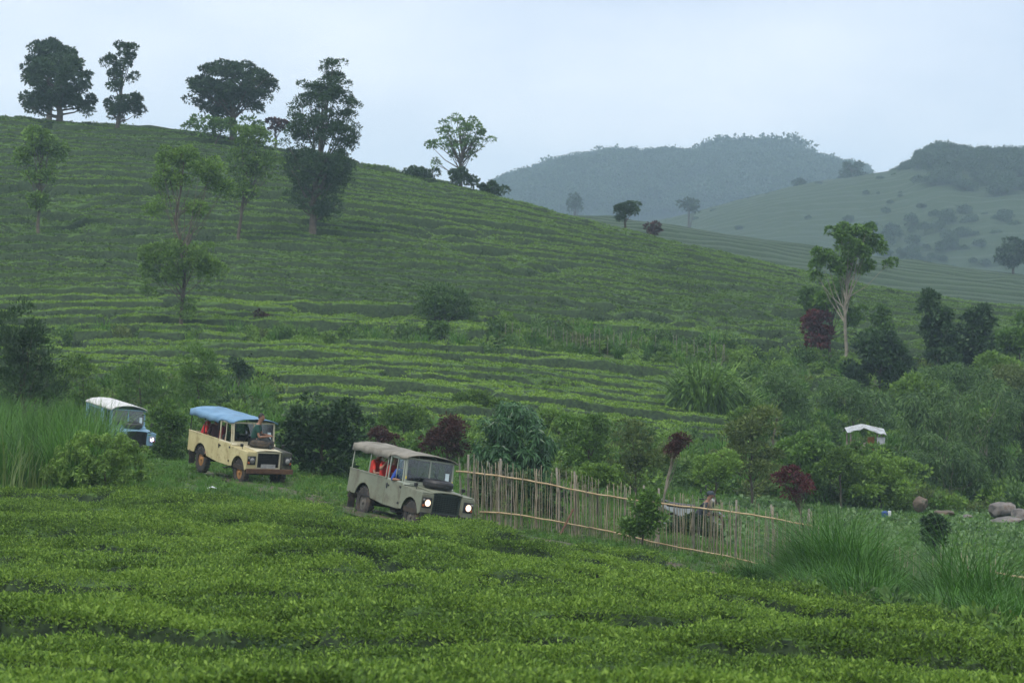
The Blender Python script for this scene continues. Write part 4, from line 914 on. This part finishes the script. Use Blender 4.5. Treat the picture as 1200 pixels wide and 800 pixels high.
        MB().grid([[(-2.375, -.78, 1.68), (-2.375, -.4, 1.67), (-2.375, 0, 1.68), (-2.375, .4, 1.67), (-2.375, .78, 1.68)], [(-2.37, -.785, 1.80), (-2.37, -.4, 1.91), (-2.37, 0, 1.925), (-2.37, .4, 1.91), (-2.37, .785, 1.80)]]).build('rear_flap', roofm, root, solid=.01)
    else:
        MB().grid(roofgrid(-2.33, .84, .775, 1.80, .15, 0, skirt=.05, wav=0, seed=4, hoops=(-9, 0, 0))).build('hard_roof', roofm, root, smooth=True, solid=.03)
        for s in (-1, 1):
            MB().prism([(-2.33, 1.19), (-.17, 1.19), (-.17, 1.80), (-2.33, 1.80)], s*.73, s*.755).build('upper_side', body, root, .01)
            MB().box(-1.95, -.55, s*.756, s*.762, 1.32, 1.66).build('side_window', side_glass, root)
        MB().box(-2.33, -2.30, -.73, .73, 1.19, 1.80).build('rear_panel', body, root)
    return root
def set_vehicle(root, local, xi, yi, Y, A, pitch, roll, hs=1.05):
    """stand a vehicle so that its local point lies on the given ray at distance Y"""
    Rm = RZ_(-A) @ RY(pitch) @ RX(roll) @ Matrix.Diagonal((1, .955, hs, 1))
    p = Vector((float(X(xi, Y)), Y, float(Zp(yi, Y))))
    root.matrix_world = Matrix.Translation(p-(Rm @ Vector(local))) @ Rm
    return root.matrix_world.copy()

cream_p = surf('cream paint', (.46, .40, .20), (.56, .50, .27), .45, 1.5, dirt=(.20, .13, .06), dscale=2.6, dlo=.52, dhi=.75)
cream_top = surf('pale cream paint', (.50, .46, .31), (.58, .54, .38), .45, 2, dirt=(.30, .22, .12), dscale=3, dlo=.58, dhi=.75)
sage_p = surf('faded sage paint', (.15, .165, .115), (.21, .225, .16), .5, 1.2, dirt=(.075, .06, .035), dscale=2.4, dlo=.47, dhi=.75)
sage_dark = surf('dark green paint', (.02, .035, .03), (.035, .05, .04), .45, 2)
sage_pale = surf('pale grey green paint', (.24, .27, .22), (.30, .33, .27), .5, 2)
dark_wing_m = surf('dark mottled wing', (.05, .055, .035), (.11, .11, .07), .7, 5, dirt=(.02, .02, .015), dscale=3, dlo=.45, dhi=.6)  # dark mottled tone for the cream car's left front wing
blue_p = surf('sky blue paint', (.14, .27, .38), (.20, .34, .45), .45, 1.5, dirt=(.16, .15, .12), dscale=2.5, dlo=.6, dhi=.8)
tan_canvas = surf('grey tan canvas', (.17, .16, .13), (.25, .235, .195), .95, 2.5, bump=.5, dirt=(.11, .10, .075), dscale=2, dlo=.5, dhi=.7)
blue_canvas = surf('light blue canvas', (.11, .22, .34), (.17, .30, .43), .9, 2, bump=.5, dirt=(.12, .2, .27), dscale=2.5, dlo=.5, dhi=.7)
white_roof = surf('off white roof paint', (.52, .52, .50), (.62, .62, .60), .5, 2, dirt=(.35, .34, .30), dscale=3, dlo=.55, dhi=.75)
rust_rim = surf('muddy orange rim', (.22, .10, .03), (.38, .20, .07), .85, 7)
grey_rim = surf('muddy grey rim', (.06, .055, .045), (.13, .12, .10), .8, 7)
rust_bumper = surf('rusty bumper', (.07, .035, .02), (.13, .07, .04), .85, 5)
bodyless = sage_pale

grey = make_vehicle('offroad_car', 'sage green open sided car with grey tan canvas roof and lit headlights, leading the convoy', sage_p, tan_canvas, grey_rim, lens_on, bonnetm=sage_p, grillem=sage_dark, bumperm=black_m, screenm=sage_pale, opts=('darkpanel', 'stickers'))
MG = set_vehicle(grey, (2.0, -.635, .83), 501, 589, 61.4, 60, 4.5, -8.5)
bodyless = black_m
cream = make_vehicle('offroad_car', 'cream car with light blue canvas roof and a man sitting on its bonnet', cream_p, blue_canvas, rust_rim, None, wingL=dark_wing_m, bonnetm=cream_top, bumperm=rust_bumper, screenm=cream_top, opts=('pale_surround', 'dark_hoops', 'open_spare', 'darkpanel', 'plate'))
MC = set_vehicle(cream, (2.0, -.635, .83), 295.5, 539.5, 73.2, 57.5, 6.0, -3)
blue = make_vehicle('offroad_car', 'sky blue car with white hard roof, last of the convoy, half hidden by grass', blue_p, white_roof, grey_rim, lens_violet, roof='hard', grillem=black_m, opts=('strip', 'mirror'))
MBl = set_vehicle(blue, (.80, .76, 1.86), 172, 479.5, 96, 61, 5, -4)

# ------------------------------------------------------------------ people
skin_m = surf('skin', (.22, .115, .07), (.28, .15, .095), .6, 6)
hair_m = surf('black hair', (.008, .007, .006), (.018, .015, .012), .6, 20)
def cloth(name, c): return surf(name, tuple(k*.75 for k in c), c, .9, 6, bump=.3)
def skin_body(name, chain, rad, edges, mat, parent, sub=1, root=0):
    me = bpy.data.meshes.new(name); me.from_pydata([tuple(c) for c in chain], edges, []); me.materials.append(mat)
    o = link(name, me, parent); md = o.modifiers.new('skin', 'SKIN'); md.use_smooth_shade = True
    sv_ = me.skin_vertices[0].data
    for i, r in enumerate(rad): sv_[i].radius = (r, r) if np.isscalar(r) else r
    for i in range(len(chain)): sv_[i].use_root = (i == root)
    s2 = o.modifiers.new('sub', 'SUBSURF'); s2.levels = sub; s2.render_levels = sub
    return o
def limb_mesh(name, pts, rad, mat, parent, n=10):
    V, Q = tube(pts, np.array(rad), n); me = np_mesh(name, V, Q, True); return link(name, me, parent, mat)
def person(label, M, pel, face, lean=.06, handL=None, handR=None, elbL=None, elbR=None, kneeL=None, kneeR=None, footL=None, footR=None,
           shirt=(.4, .03, .03), trousers=(.03, .035, .05), head_turn=0, head_down=0, sleeve=.5, legs=True, fingers=True, group=None, cap=None):
    """seated person; all targets in the person's own frame (x forward, y left, z up, origin at the pelvis)"""
    root = empty('person', (0, 0, 0), label, 'person', group)
    root.matrix_world = M @ T(*pel) @ RZ_(face)
    P = [V3(0, 0, 0), V3(.02+lean*.4, 0, .20), V3(.02+lean, 0, .42), V3(.03+lean*1.15, 0, .52), V3(.05+lean*1.3, 0, .62), V3(.06+lean*1.3, 0, .72)]
    rad = [(.155, .115), (.135, .10), (.155, .105), .055, .085, .085]; ed = [(0, 1), (1, 2), (2, 3), (3, 4), (4, 5)]
    def add(pts, rr, at):
        i0 = at
        for p, r in zip(pts, rr): P.append(V3(*p)); rad.append(r); ed.append((i0, len(P)-1)); i0 = len(P)-1
        return i0
    H = {}
    for s, hand, elb in ((1, handL, elbL), (-1, handR, elbR)):
        sh = P[2]+V3(0, s*.185, .02); e = V3(*(elb or (.05+lean, s*.26, .15))); h = V3(*(hand or (.32, s*.16, .10)))
        wi = add([sh, sh*.5+e*.5, e, e*.5+h*.5, h], [.055, .047, .04, .036, .027], 2)
        d = (h-e).normalized(); pm = h+d*.06; sd_ = d.cross(V3(0, 0, 1)).normalized() if abs(d.z) < .95 else V3(0, 1, 0); up = sd_.cross(d)
        pi = add([pm], [(.036, .022)], wi)
        if fingers:
            for k in range(4):
                o_ = sd_*(k-1.5)*.021; ln = (.085, .10, .095, .075)[k]
                add([pm+d*.035+o_, pm+d*(.035+ln*.5)+o_*1.1-up*.008, pm+d*(.035+ln*.85)+o_*1.1-up*.035], [.0095, .0085, .007], pi)
            add([pm-d*.02+sd_*(-s)*.045, pm+d*.03+sd_*(-s)*.068], [.011, .008], wi)
        H[s] = (sh, e, h)
    Lg = {}
    if legs:
        for s, kn, ft in ((1, kneeL, footL), (-1, kneeR, footR)):
            hip = V3(.03, s*.10, -.01); k = V3(*(kn or (.44, s*.13, .03))); f = V3(*(ft or (.46, s*.13, -.38)))
            add([hip, hip*.5+k*.5, k, k*.5+f*.5, f, f+V3(.10, 0, -.05), f+V3(.17, 0, -.055)], [.085, .075, .058, .05, .036, .034, .026], 0)
            Lg[s] = (hip, k, f)
    # nose and ears grow out of the head
    Hc = P[4]*.45+P[5]*.55; fd = V3(math.cos(R(head_turn)), math.sin(R(head_turn)), -head_down)
    body = skin_body('body', P, rad, ed, skin_m, root, 2 if fingers else 1)
    # head proper: skull, jaw, nose, ears as one mesh, fused on to the neck of the body
    bm = bmesh.new(); bmesh.ops.create_uvsphere(bm, u_segments=20, v_segments=14, radius=1)
    for v in bm.verts:
        c = v.co.copy(); x, y, z = c.x*.098, c.y*.076, c.z*.122
        if z < -.02: x *= 1-.25*(-z-.02)/.1; y *= 1-.30*(-z-.02)/.1; x += .012
        if x > .07 and -.035 < z < .03 and abs(y) < .022: x += .02*(1-abs(y)/.022)*(1-(z+.035)/.08)
        if x > .06 and .0 < z < .03 and .018 < abs(y) < .045: x -= .008
        if x > .06 and -.075 < z < -.045 and abs(y) < .03: x += .006
        if abs(y) > .068 and -.03 < z < .03 and abs(x) < .025: y += math.copysign(.016, y)
        v.co = V3(x, y, z)
    me = bpy.data.meshes.new('head'); bm.to_mesh(me); bm.free(); me.materials.append(skin_m)
    for p in me.polygons: p.use_smooth = True
    hd = link('head', me, root); hd.location = Hc+V3(.01, 0, .03); hd.rotation_euler = (0, R(18*head_down), R(head_turn))
    for s in (-1, 1): MB().lathe([(.0001, 0), (.009, .003), (.0001, .006)], T(.089, s*.031, .014) @ RY(90), 8).build('eye', hair_m, hd)
    MB().box(.088, .0945, -.022, .022, -.062, -.056).build('mouth', surf_mouth, hd)
    bm = bmesh.new(); bmesh.ops.create_uvsphere(bm, u_segments=18, v_segments=12, radius=1)
    g2 = np.random.default_rng(int(abs(pel[0])*100))
    for v in bm.verts:
        c = v.co; k = 1+g2.normal(0, .015); v.co = V3(c.x*.106*k-.006, c.y*.086*k, c.z*.128*k+.006)
    bmesh.ops.delete(bm, geom=[v for v in bm.verts if v.co.z < -.045 or (v.co.x > .035 and v.co.z < .062) or (v.co.z < .0 and v.co.x > -.02)], context='VERTS')
    me = bpy.data.meshes.new('hair'); bm.to_mesh(me); bm.free(); me.materials.append(hair_m)
    for p in me.polygons: p.use_smooth = True
    link('hair', me, hd)
    if cap: MB().lathe([(.112, .03), (.112, .09), (.07, .135), (.0001, .14)], Matrix(), 16).box(.07, .19, -.07, .07, .035, .045).build('cap', cap, hd, smooth=False)
    # shirt: torso and sleeves over the body
    sm = cloth('cloth %s %s' % (label[:12], 'shirt'), shirt); cp = [P[0]+V3(0, 0, .0), P[1], P[2]-V3(0, 0, .0), P[2]+V3(.005, 0, .075)]; cr = [(.18, .145), (.175, .145), (.19, .15), (.095, .09)]; ce = [(0, 1), (1, 2), (2, 3)]
    for s in (1, -1):
        sh, e, h = H[s]; t = sleeve; i0 = 2
        seq = [sh, sh*(1-min(t, 1)*.5)+e*(min(t, 1)*.5), sh*(1-min(t, 1))+e*min(t, 1)]; rr = [.07, .062, .056]
        if t > 1: seq.append(e*(2-t)+h*(t-1)); rr.append(.044)
        for p, r in zip(seq, rr): cp.append(p); cr.append(r); ce.append((i0, len(cp)-1)); i0 = len(cp)-1
    skin_body('shirt', cp, cr, ce, sm, root, 2)
    if legs:
        tm_ = cloth('cloth %s %s' % (label[:12], 'trousers'), trousers); cp = [V3(0, 0, .04)]; cr = [(.172, .13)]; ce = []
        for s in (1, -1):
            hip, k, f = Lg[s]; i0 = 0
            for p, r in zip([hip, hip*.5+k*.5, k, k*.5+f*.5, k*.15+f*.85], [.10, .092, .074, .066, .055]): cp.append(p); cr.append(r); ce.append((i0, len(cp)-1)); i0 = len(cp)-1
            d = V3(1, 0, -.1); MB().tube([f+V3(-.05, 0, -.04), f+V3(.02, 0, -.035), f+V3(.12, 0, -.055), f+V3(.20, 0, -.06)], np.array([.035, .05, .045, .03]), 10).build('shoe', hair_m, root)
        skin_body('trousers', cp, cr, ce, tm_, root, 2)
    return root
surf_mouth = surf('lips', (.16, .06, .045), None, .6)
person('man in dark green tee shirt sitting on the bonnet of the cream car', MC, (1.24, -.26, 1.33), 52, lean=.10,
       handL=(.46, .05, .20), handR=(.48, -.05, .17), elbL=(.20, .25, .18), elbR=(.22, -.24, .14), kneeL=(.44, .13, .10), kneeR=(.45, -.12, .08), footL=(.66, .14, -.24), footR=(.64, -.13, -.27),
       shirt=(.02, .075, .06), trousers=(.03, .035, .035), head_turn=0, sleeve=.7)
person('driver with black hair behind the windscreen of the cream car', MC, (.10, -.48, .96), 0, handL=(.36, .12, .26), handR=(.36, -.12, .26), shirt=(.06, .06, .07), head_turn=5, group='people riding in the cars')
person('passenger in bright red shirt at the rear corner of the cream car', MC, (-1.75, -.55, 1.02), 60, lean=.1, shirt=(.55, .035, .035), sleeve=1.3, group='people riding in the cars', elbR=(.10, -.30, .2), handR=(.34, -.3, .25))
person('passenger in dark red shirt behind the cab of the cream car', MC, (-.75, -.42, 1.00), 40, lean=.12, shirt=(.22, .02, .03), sleeve=.9, handL=(.42, .1, .45), handR=(.40, -.16, .42), group='people riding in the cars')
person('passenger with dark clothes in the middle of the cream car', MC, (-1.25, -.30, 1.00), -50, lean=.05, shirt=(.06, .03, .035), sleeve=1.0, group='people riding in the cars')
person('red shirted passenger nearest the rear of the sage green car', MG, (-1.55, -.50, 1.02), 30, lean=.08, shirt=(.60, .05, .035), sleeve=.8, handR=(.50, -.28, .20), elbR=(.28, -.34, .16), group='people riding in the cars', head_turn=10)
person('passenger in red shirt holding a camera in the sage green car', MG, (-1.05, -.40, 1.02), 0, lean=.12, shirt=(.55, .04, .03), sleeve=.7, handL=(.32, -.02, .55), handR=(.33, -.14, .53), elbL=(.26, .2, .30), elbR=(.30, -.30, .30), head_turn=-20, group='people riding in the cars')
person('passenger in red shirt just behind the cab of the sage green car', MG, (-.55, -.48, 1.00), 20, lean=.06, shirt=(.50, .04, .03), sleeve=.8, group='people riding in the cars')
person('driver in blue shirt leaning an elbow from the sage green car window', MG, (.10, -.50, .96), 0, lean=.05, shirt=(.02, .06, .30), sleeve=1.2, handL=(.36, .12, .28), handR=(.34, -.25, .24), elbR=(.18, -.36, .22), group='people riding in the cars')
cm = empty('camera_in_hand', (0, 0, 0), 'small black camera held by the red shirted passenger in the sage green car', 'camera')
cm.matrix_world = MG @ T(-.68, -.49, 1.58)
MB().box(-.03, .03, -.065, .065, -.04, .04).build('camera_body', black_m, cm, .008); MB().lathe([(.03, 0), (.03, .06), (.0001, .06)], T(.03, 0, 0) @ RY(90), 12).build('lens', black_m, cm)

# ------------------------------------------------------------------ bamboo fence
g = np.random.default_rng(55)
FX = [(538, 66.3), (600, 66.2), (700, 66.5), (800, 66.6), (880, 66.5), (960, 66.0), (1060, 64.5), (1200, 62.5), (1290, 61.5)]
def fpt(xi):
    Y = float(np.interp(xi, [p[0] for p in FX], [p[1] for p in FX])); x = float(X(xi, Y)); return x, Y
# what the photograph shows: top of the stakes and the two rails along the run
top_y = lambda xi: np.interp(xi, [538, 560, 640, 700, 760, 840, 900, 950, 1060, 1200], [533, 536, 546, 561, 572, 585, 592, 598, 634, 660])
fence = empty('bamboo_fence', (fpt(538)[0], fpt(538)[1], gz(538, 66.3)), 'long rickety bamboo stake fence with two split rails running down to the right', 'fence')
fo = fence.location.copy()
smesh = {}
for ci, (cn, mm_) in enumerate((('a', bamboo_a), ('b', bamboo_b), ('g', bamboo_g))):
    for k in range(3):
        gg = np.random.default_rng(900+ci*10+k); pts = [[gg.normal(0, .012)*(t > 0), gg.normal(0, .012)*(t > 0), t] for t in np.linspace(0, 1, 6)]
        V, Q = tube(pts, .5*np.array([1.1, 1.02, 1.0, .95, .85, .7])*.04, 6); me = np_mesh('stake', V, Q); me.materials.append(mm_); smesh[(ci, k)] = me
xi = 538.0; cnt = 0
while xi < 1285:
    dense = 2.35 if xi < 720 else (2.7 if xi < 850 else 3.3)
    if xi > 960: dense = 9
    grp = vn(np.array([xi/14.0]), np.array([.5]), 71)[0]
    xi += dense*g.uniform(.3, 1.4)*(1.6-1.2*grp)*.80
    x, Y = fpt(xi); Y += g.normal(0, .04); zg = float(Gz(x, Y))-.05
    tall = g.uniform(-.30, .04) + (.16 if g.uniform() < .10 else 0) - (.35 if g.uniform() < .12 else 0)
    h = float(Zp(top_y(xi), Y))-zg+tall+.10*(grp-.5)
    if xi > 960: h = min(h, 1.75*g.uniform(.6, 1.1))
    ci = g.choice(3, p=[.55, .28, .17]); me = smesh[(int(ci), int(g.integers(0, 3)))]
    o = bpy.data.objects.new('stake', me); COL.objects.link(o); o.parent = fence
    th = g.choice([.42, .6, .85], p=[.5, .38, .12]); o.location = (x-fo.x, Y-fo.y, zg-fo.z); o.scale = (th, th, max(.4, h)); o.rotation_euler = (g.normal(0, .03), g.normal(0, .04), g.uniform(0, 6.3)); cnt += 1
for xi in (548, 585, 655, 672, 752, 772, 862, 907, 948):       # heavier posts
    x, Y = fpt(xi); zg = float(Gz(x, Y))-.1; h = float(Zp(top_y(xi)-2, Y))-zg
    V, Q = tube([[0, 0, 0], [g.normal(0, .03), 0, h*.5], [g.normal(0, .05), 0, h]], np.array([.036, .033, .028]), 8)
    link('post', np_mesh('post', V, Q), fence, bamboo_b).location = (x-fo.x, Y+.05-fo.y, zg-fo.z)
def rail(pts, r, name='rail', dy=-.08):
    W = []
    xs = np.arange(pts[0][0], pts[-1][0]+1, 12.0)
    for q in xs:
        yi = np.interp(q, [p[0] for p in pts], [p[1] for p in pts]) + .5*math.sin(q*.05)+.3*math.sin(q*.19+1); x, Y = fpt(q); W.append([x-fo.x, Y+dy-fo.y, float(Zp(yi, Y))-fo.z])
    V, Q = tube(W, np.linspace(r, r*.8, len(W)), 7); link(name, np_mesh(name, V, Q, True), fence, bamboo_rail)
rail([(534, 551), (560, 554), (640, 566), (700, 579), (770, 590)], .026)
rail([(760, 587), (830, 596), (900, 605), (962, 618)], .025, dy=-.13)
rail([(562, 599), (600, 602), (660, 611), (700, 620)], .024)
rail([(690, 617), (760, 633), (800, 641), (860, 653)], .023, dy=-.13)
rail([(850, 651), (880, 658), (935, 671)], .026)
rail([(1165, 670), (1210, 678), (1280, 690)], .03)
V, Q = tube([[float(X(655, 66))-fo.x, 66-fo.y-.2, float(Zp(628, 66))-fo.z], [float(X(672, 66))-fo.x, 66.2-fo.y, float(Zp(597, 66))-fo.z]], .03, 6); link('brace', np_mesh('brace', V, Q), fence, rust_bumper)

# far stake fence across the scrubby bank
g = np.random.default_rng(57)
Y0 = 153.0; ff = empty('stake_fence', (float(X(590, Y0)), Y0, gz(590, Y0)), 'distant fence of thin pale stakes on the scrubby bank below the tea rows', 'fence'); fo2 = ff.location.copy()
for q in np.arange(592, 850, 4.6):
    q += g.normal(0, 1.3)
    if g.uniform() < .15: continue
    Y = Y0+(q-590)*.012; x = float(X(q, Y)); z = float(Gz(x, Y)); h = g.uniform(.9, 1.7)
    o = bpy.data.objects.new('stake', smesh[(1, int(g.integers(0, 3)))]); COL.objects.link(o); o.parent = ff
    o.location = (x-fo2.x, Y-fo2.y, z-fo2.z); o.scale = (.9, .9, h); o.rotation_euler = (0, g.normal(0, .06), g.uniform(0, 6))
# ------------------------------------------------------------------ boulders
def rock(label, xi, yi, Y, wx, hz, seed, m=rock_m):
    bm = bmesh.new(); bmesh.ops.create_icosphere(bm, subdivisions=4, radius=1); s = Y/F
    co = np.array([v.co[:] for v in bm.verts]); gg = np.random.default_rng(seed); d = np.ones(len(co))
    for _ in range(26):                       # planes that cut flat faces
        nn = gg.normal(size=3); nn /= np.linalg.norm(nn); k = gg.uniform(.58, .9); t = co @ nn; d = np.where(t > 0, np.minimum(d, k/np.maximum(t, .2)), d)
    d = np.minimum(d, 1); co2 = co*d[:, None]; r = fbm(co2[:, 0]*2.5+seed, co2[:, 1]*2.5+co2[:, 2]*2, seed, 4)
    co2 *= (1+.22*(r-.5))[:, None]
    for v, c in zip(bm.verts, co2): v.co = V3(c[0]*wx*s, c[1]*wx*s*.8, c[2]*hz*s)
    me = bpy.data.meshes.new('boulder'); bm.to_mesh(me); bm.free(); me.materials.append(m)
    for p in me.polygons: p.use_smooth = True
    o = link('boulder', me); o.location = (float(X(xi, Y)), Y, float(Zp(yi, Y))); tag(o, label, 'boulder', 'boulders along the far edge of the vegetable field'); return o
tan_rock = surf('tan rock', (.09, .07, .05), (.18, .14, .11), .9, 3, bump=1.0, dirt=(.06, .06, .04), dscale=3, dlo=.5, dhi=.6)
rock('largest grey and tan boulder near the right edge of the field', 1173, 597, 99, 18, 13, 1)
rock('flat grey boulder in front of the largest boulder', 1180, 611, 97, 24, 7, 2)
rock('grey boulder cut by the right edge of the picture', 1197, 604, 98, 16, 10, 3)
rock('low tan boulder between the dark bamboo and the largest boulder', 1106, 602, 100, 17, 6, 4, tan_rock)
rock('small pale stone right of the low tan boulder', 1134, 606, 99, 8, 4, 5)
rock('tall dark leaning boulder at the foot of the rounded bright green bush', 1078, 590, 100.5, 11, 11, 6, tan_rock)
# ------------------------------------------------------------------ little hut
tarp_m = surf('white tarpaulin', (.28, .30, .31), (.45, .48, .50), .7, 5, dirt=(.16, .15, .13), dscale=4, dlo=.5, dhi=.7, bump=.5); plank_m = surf('old planks', (.16, .12, .09), (.30, .26, .21), .9, 5)
Yh = 106; s = Yh/F; hx = float(X(1015, Yh)); hz_ = float(Zp(545, Yh)); hut = empty('field_hut', (hx, Yh, hz_), 'small farm hut with white tarpaulin roof rising above the bushes', 'hut')
def hp(xi, yi, dy=0): return V3(float(X(xi, Yh))-hx, dy, float(Zp(yi, Yh))-hz_)
for a, b in ((997, 0), (1033, 0), (997, 1.2), (1033, 1.2)): MB().tube([hp(a, 545, b), hp(a, 508, b)], .04, 6).build('post', plank_m, hut)
nx_ = 12; rows = []
for i in range(nx_+1):
    q = 992+46*i/nx_; rows.append([tuple(hp(q, 508-6.5*(1-abs((q-1012)/26))+.7*math.sin(i*2.1)+(1.5 if q > 1022 else 0), -.25)), tuple(hp(q, 503-6*(1-abs((q-1012)/26)), .6)), tuple(hp(q, 508-5*(1-abs((q-1012)/26)), 1.45))])
MB().grid(rows).build('tarpaulin_roof', tarp_m, hut, solid=.02)
for k in range(5): MB().box(hp(998, 0).x+k*.13, hp(998, 0).x+k*.13+.115, 0, .02, .1, 1.0-.05*(k % 2)).build('plank', plank_m, hut)
MB().grid([[tuple(hp(1027, 512, -.1)), tuple(hp(1037, 512, -.1))], [tuple(hp(1028, 522, -.12)), tuple(hp(1036, 523, -.1))]]).build('hanging_sheet', tarp_m, hut, solid=.01)
MB().box(hp(1018, 0).x, hp(1026, 0).x, .3, .34, .2, 1.25).build('inner_board', rust_rim, hut)
# ------------------------------------------------------------------ motorbike parked behind the fence
Ym = 77; bike = empty('motorbike', (float(X(812, Ym)), Ym, gz(812, Ym)+.12), 'dark motorbike parked in the field behind the fence, seen over the upper rail', 'motorbike')
bike.rotation_euler = (R(6), 0, R(-18)); bike.scale = (1.12, 1.12, 1.15)
fair = surf('dark blue fairing', (.02, .03, .04), (.04, .05, .06), .25, 3, spec=.7); silver = surf('silver plastic', (.30, .34, .36), (.40, .44, .46), .35, 3)
for x in (-.62, .64):
    wv = empty('wheel', (x, 0, .30)); wv.parent = bike
    MB().lathe([(.24, -.035), (.29, -.03), (.30, 0), (.29, .03), (.24, .035)], RX(90), 24, True).build('tyre', tyre_m, wv)
    m = MB()
    for k in range(8): m.box(.03, .245, -.01, .01, -.012, .012, RY(k*45))
    m.build('spokes', silver, wv)
MB().prism([(-.75, .80), (-.20, .74), (.05, .76), (.10, .82), (-.2, .84), (-.72, .90)], -.12, .12).build('seat', black_m, bike, .03)
MB().prism([(-.92, .78), (-.35, .50), (.0, .42), (.1, .5), (.0, .74), (-.5, .78), (-.9, .84)], -.10, .10).build('side_cover', silver, bike, .03)
MB().prism([(-.15, .25), (.25, .25), (.3, .5), (.1, .6), (-.2, .55)], -.13, .13).build('engine', chassis_m, bike, .03)
MB().prism([(.25, .35), (.42, .32), (.62, .80), (.60, 1.02), (.42, 1.0), (.40, .75)], -.17, .17).build('front_fairing', fair, bike, .04)
MB().tube([(.48, 0, .98), (.64, 0, .32)], .035, 8).build('fork', chrome, bike)
MB().tube([(.30, -.33, 1.05), (.44, -.15, 1.03), (.48, 0, 1.0), (.44, .15, 1.03), (.30, .33, 1.05)], .017, 7).build('handlebar', black_m, bike)
MB().lathe([(.0001, 0), (.075, .01), (.08, .05), (.05, .10), (.0001, .11)], T(.56, 0, .93) @ RY(80), 16).build('headlight', lens_off, bike)
MB().prism([(.56, .58), (.78, .64), (.95, .52), (.80, .60), (.64, .62)], -.06, .06).build('mudguard', fair, bike, .01)
for s in (-1, 1): MB().tube([(.38, s*.27, 1.05), (.34, s*.30, 1.25)], .008, 5).lathe([(.0001, -.01), (.065, -.008), (.065, .008), (.0001, .01)], T(.34, s*.31, 1.28) @ RY(90), 12).build('mirror', black_m, bike)
MB().prism([(-.92, .86), (-1.02, .95), (-.98, 1.0), (-.70, .92)], -.1, .1).build('tail_rack', black_m, bike, .01)
hat_m = cloth('faded dark hat', (.05, .065, .08))
hb = person('farmer in dark clothes and cap crouching beside the motorbike', Matrix.Translation((float(X(817, 75.5)), 75.5, float(Gz(X(817, 75.5), 75.5))+.74)), (0, 0, 0), -20, lean=.28, shirt=(.05, .06, .075), trousers=(.02, .025, .03), sleeve=1.4, cap=hat_m,
       kneeL=(.36, .16, .06), kneeR=(.36, -.16, .06), footL=(.12, .14, -.52), footR=(.12, -.14, -.52))
# ------------------------------------------------------------------ blue and white sprayer tank in the field
Yt = 97; tk = empty('sprayer_tank', (float(X(1040, Yt)), Yt, float(Zp(607, Yt))), 'small blue and white tank standing at the far edge of the vegetable field', 'tank')
blue_pl = surf('blue plastic', (.02, .06, .22), None, .4); white_pl = surf('white plastic', (.6, .62, .64), None, .5)
MB().lathe([(.0001, 0), (.17, .0), (.18, .03), (.18, .30), (.12, .36), (.0001, .37)], T(-.15, 0, .05), 16).build('tank_body', blue_pl, tk)
MB().box(.02, .20, -.08, .08, .05, .42).build('white_can', white_pl, tk, .03); MB().lathe([(.04, 0), (.04, .06), (.0001, .06)], T(.11, 0, .42), 10).build('cap', blue_pl, tk)
# pale scrap lying on the verge beside the cream car
sc_ = MB().grid([[(-.14, -.05, 0), (0, -.06, .05), (.15, -.03, .02)], [(-.12, .08, .03), (.02, .07, .07), (.14, .1, .01)]]).build('paper_scrap', white_pl, None, solid=.006)
sc_.location = (float(X(248, 67.5)), 67.5, gz(248, 67.5)+.13); tag(sc_, 'crumpled white scrap lying in the grass in front of the cream car', 'litter')

# ------------------------------------------------------------------ haze
hz = MB().box(-1500, 1500, -30, 1900, -22, 135).build('haze', None, None) if False else None
bm = bmesh.new(); bmesh.ops.create_cube(bm, size=1)
for v in bm.verts: v.co = V3(v.co.x*9600, 1680+v.co.y*3480, 120+v.co.z*290)
me = bpy.data.meshes.new('haze'); bm.to_mesh(me); bm.free()
m, n = nmat('pale air'); o = N(n, 'ShaderNodeOutputMaterial'); p = N(n, 'ShaderNodeVolumePrincipled')
p.inputs['Color'].default_value = (.62, .83, 1.0, 1); p.inputs['Density'].default_value = HAZE; p.inputs['Anisotropy'].default_value = 0.0
n.links.new(p.outputs[0], o.inputs['Volume'])
tk.scale = (.72, .72, .72)
tag(link('haze', me, None, m), kind='stuff')
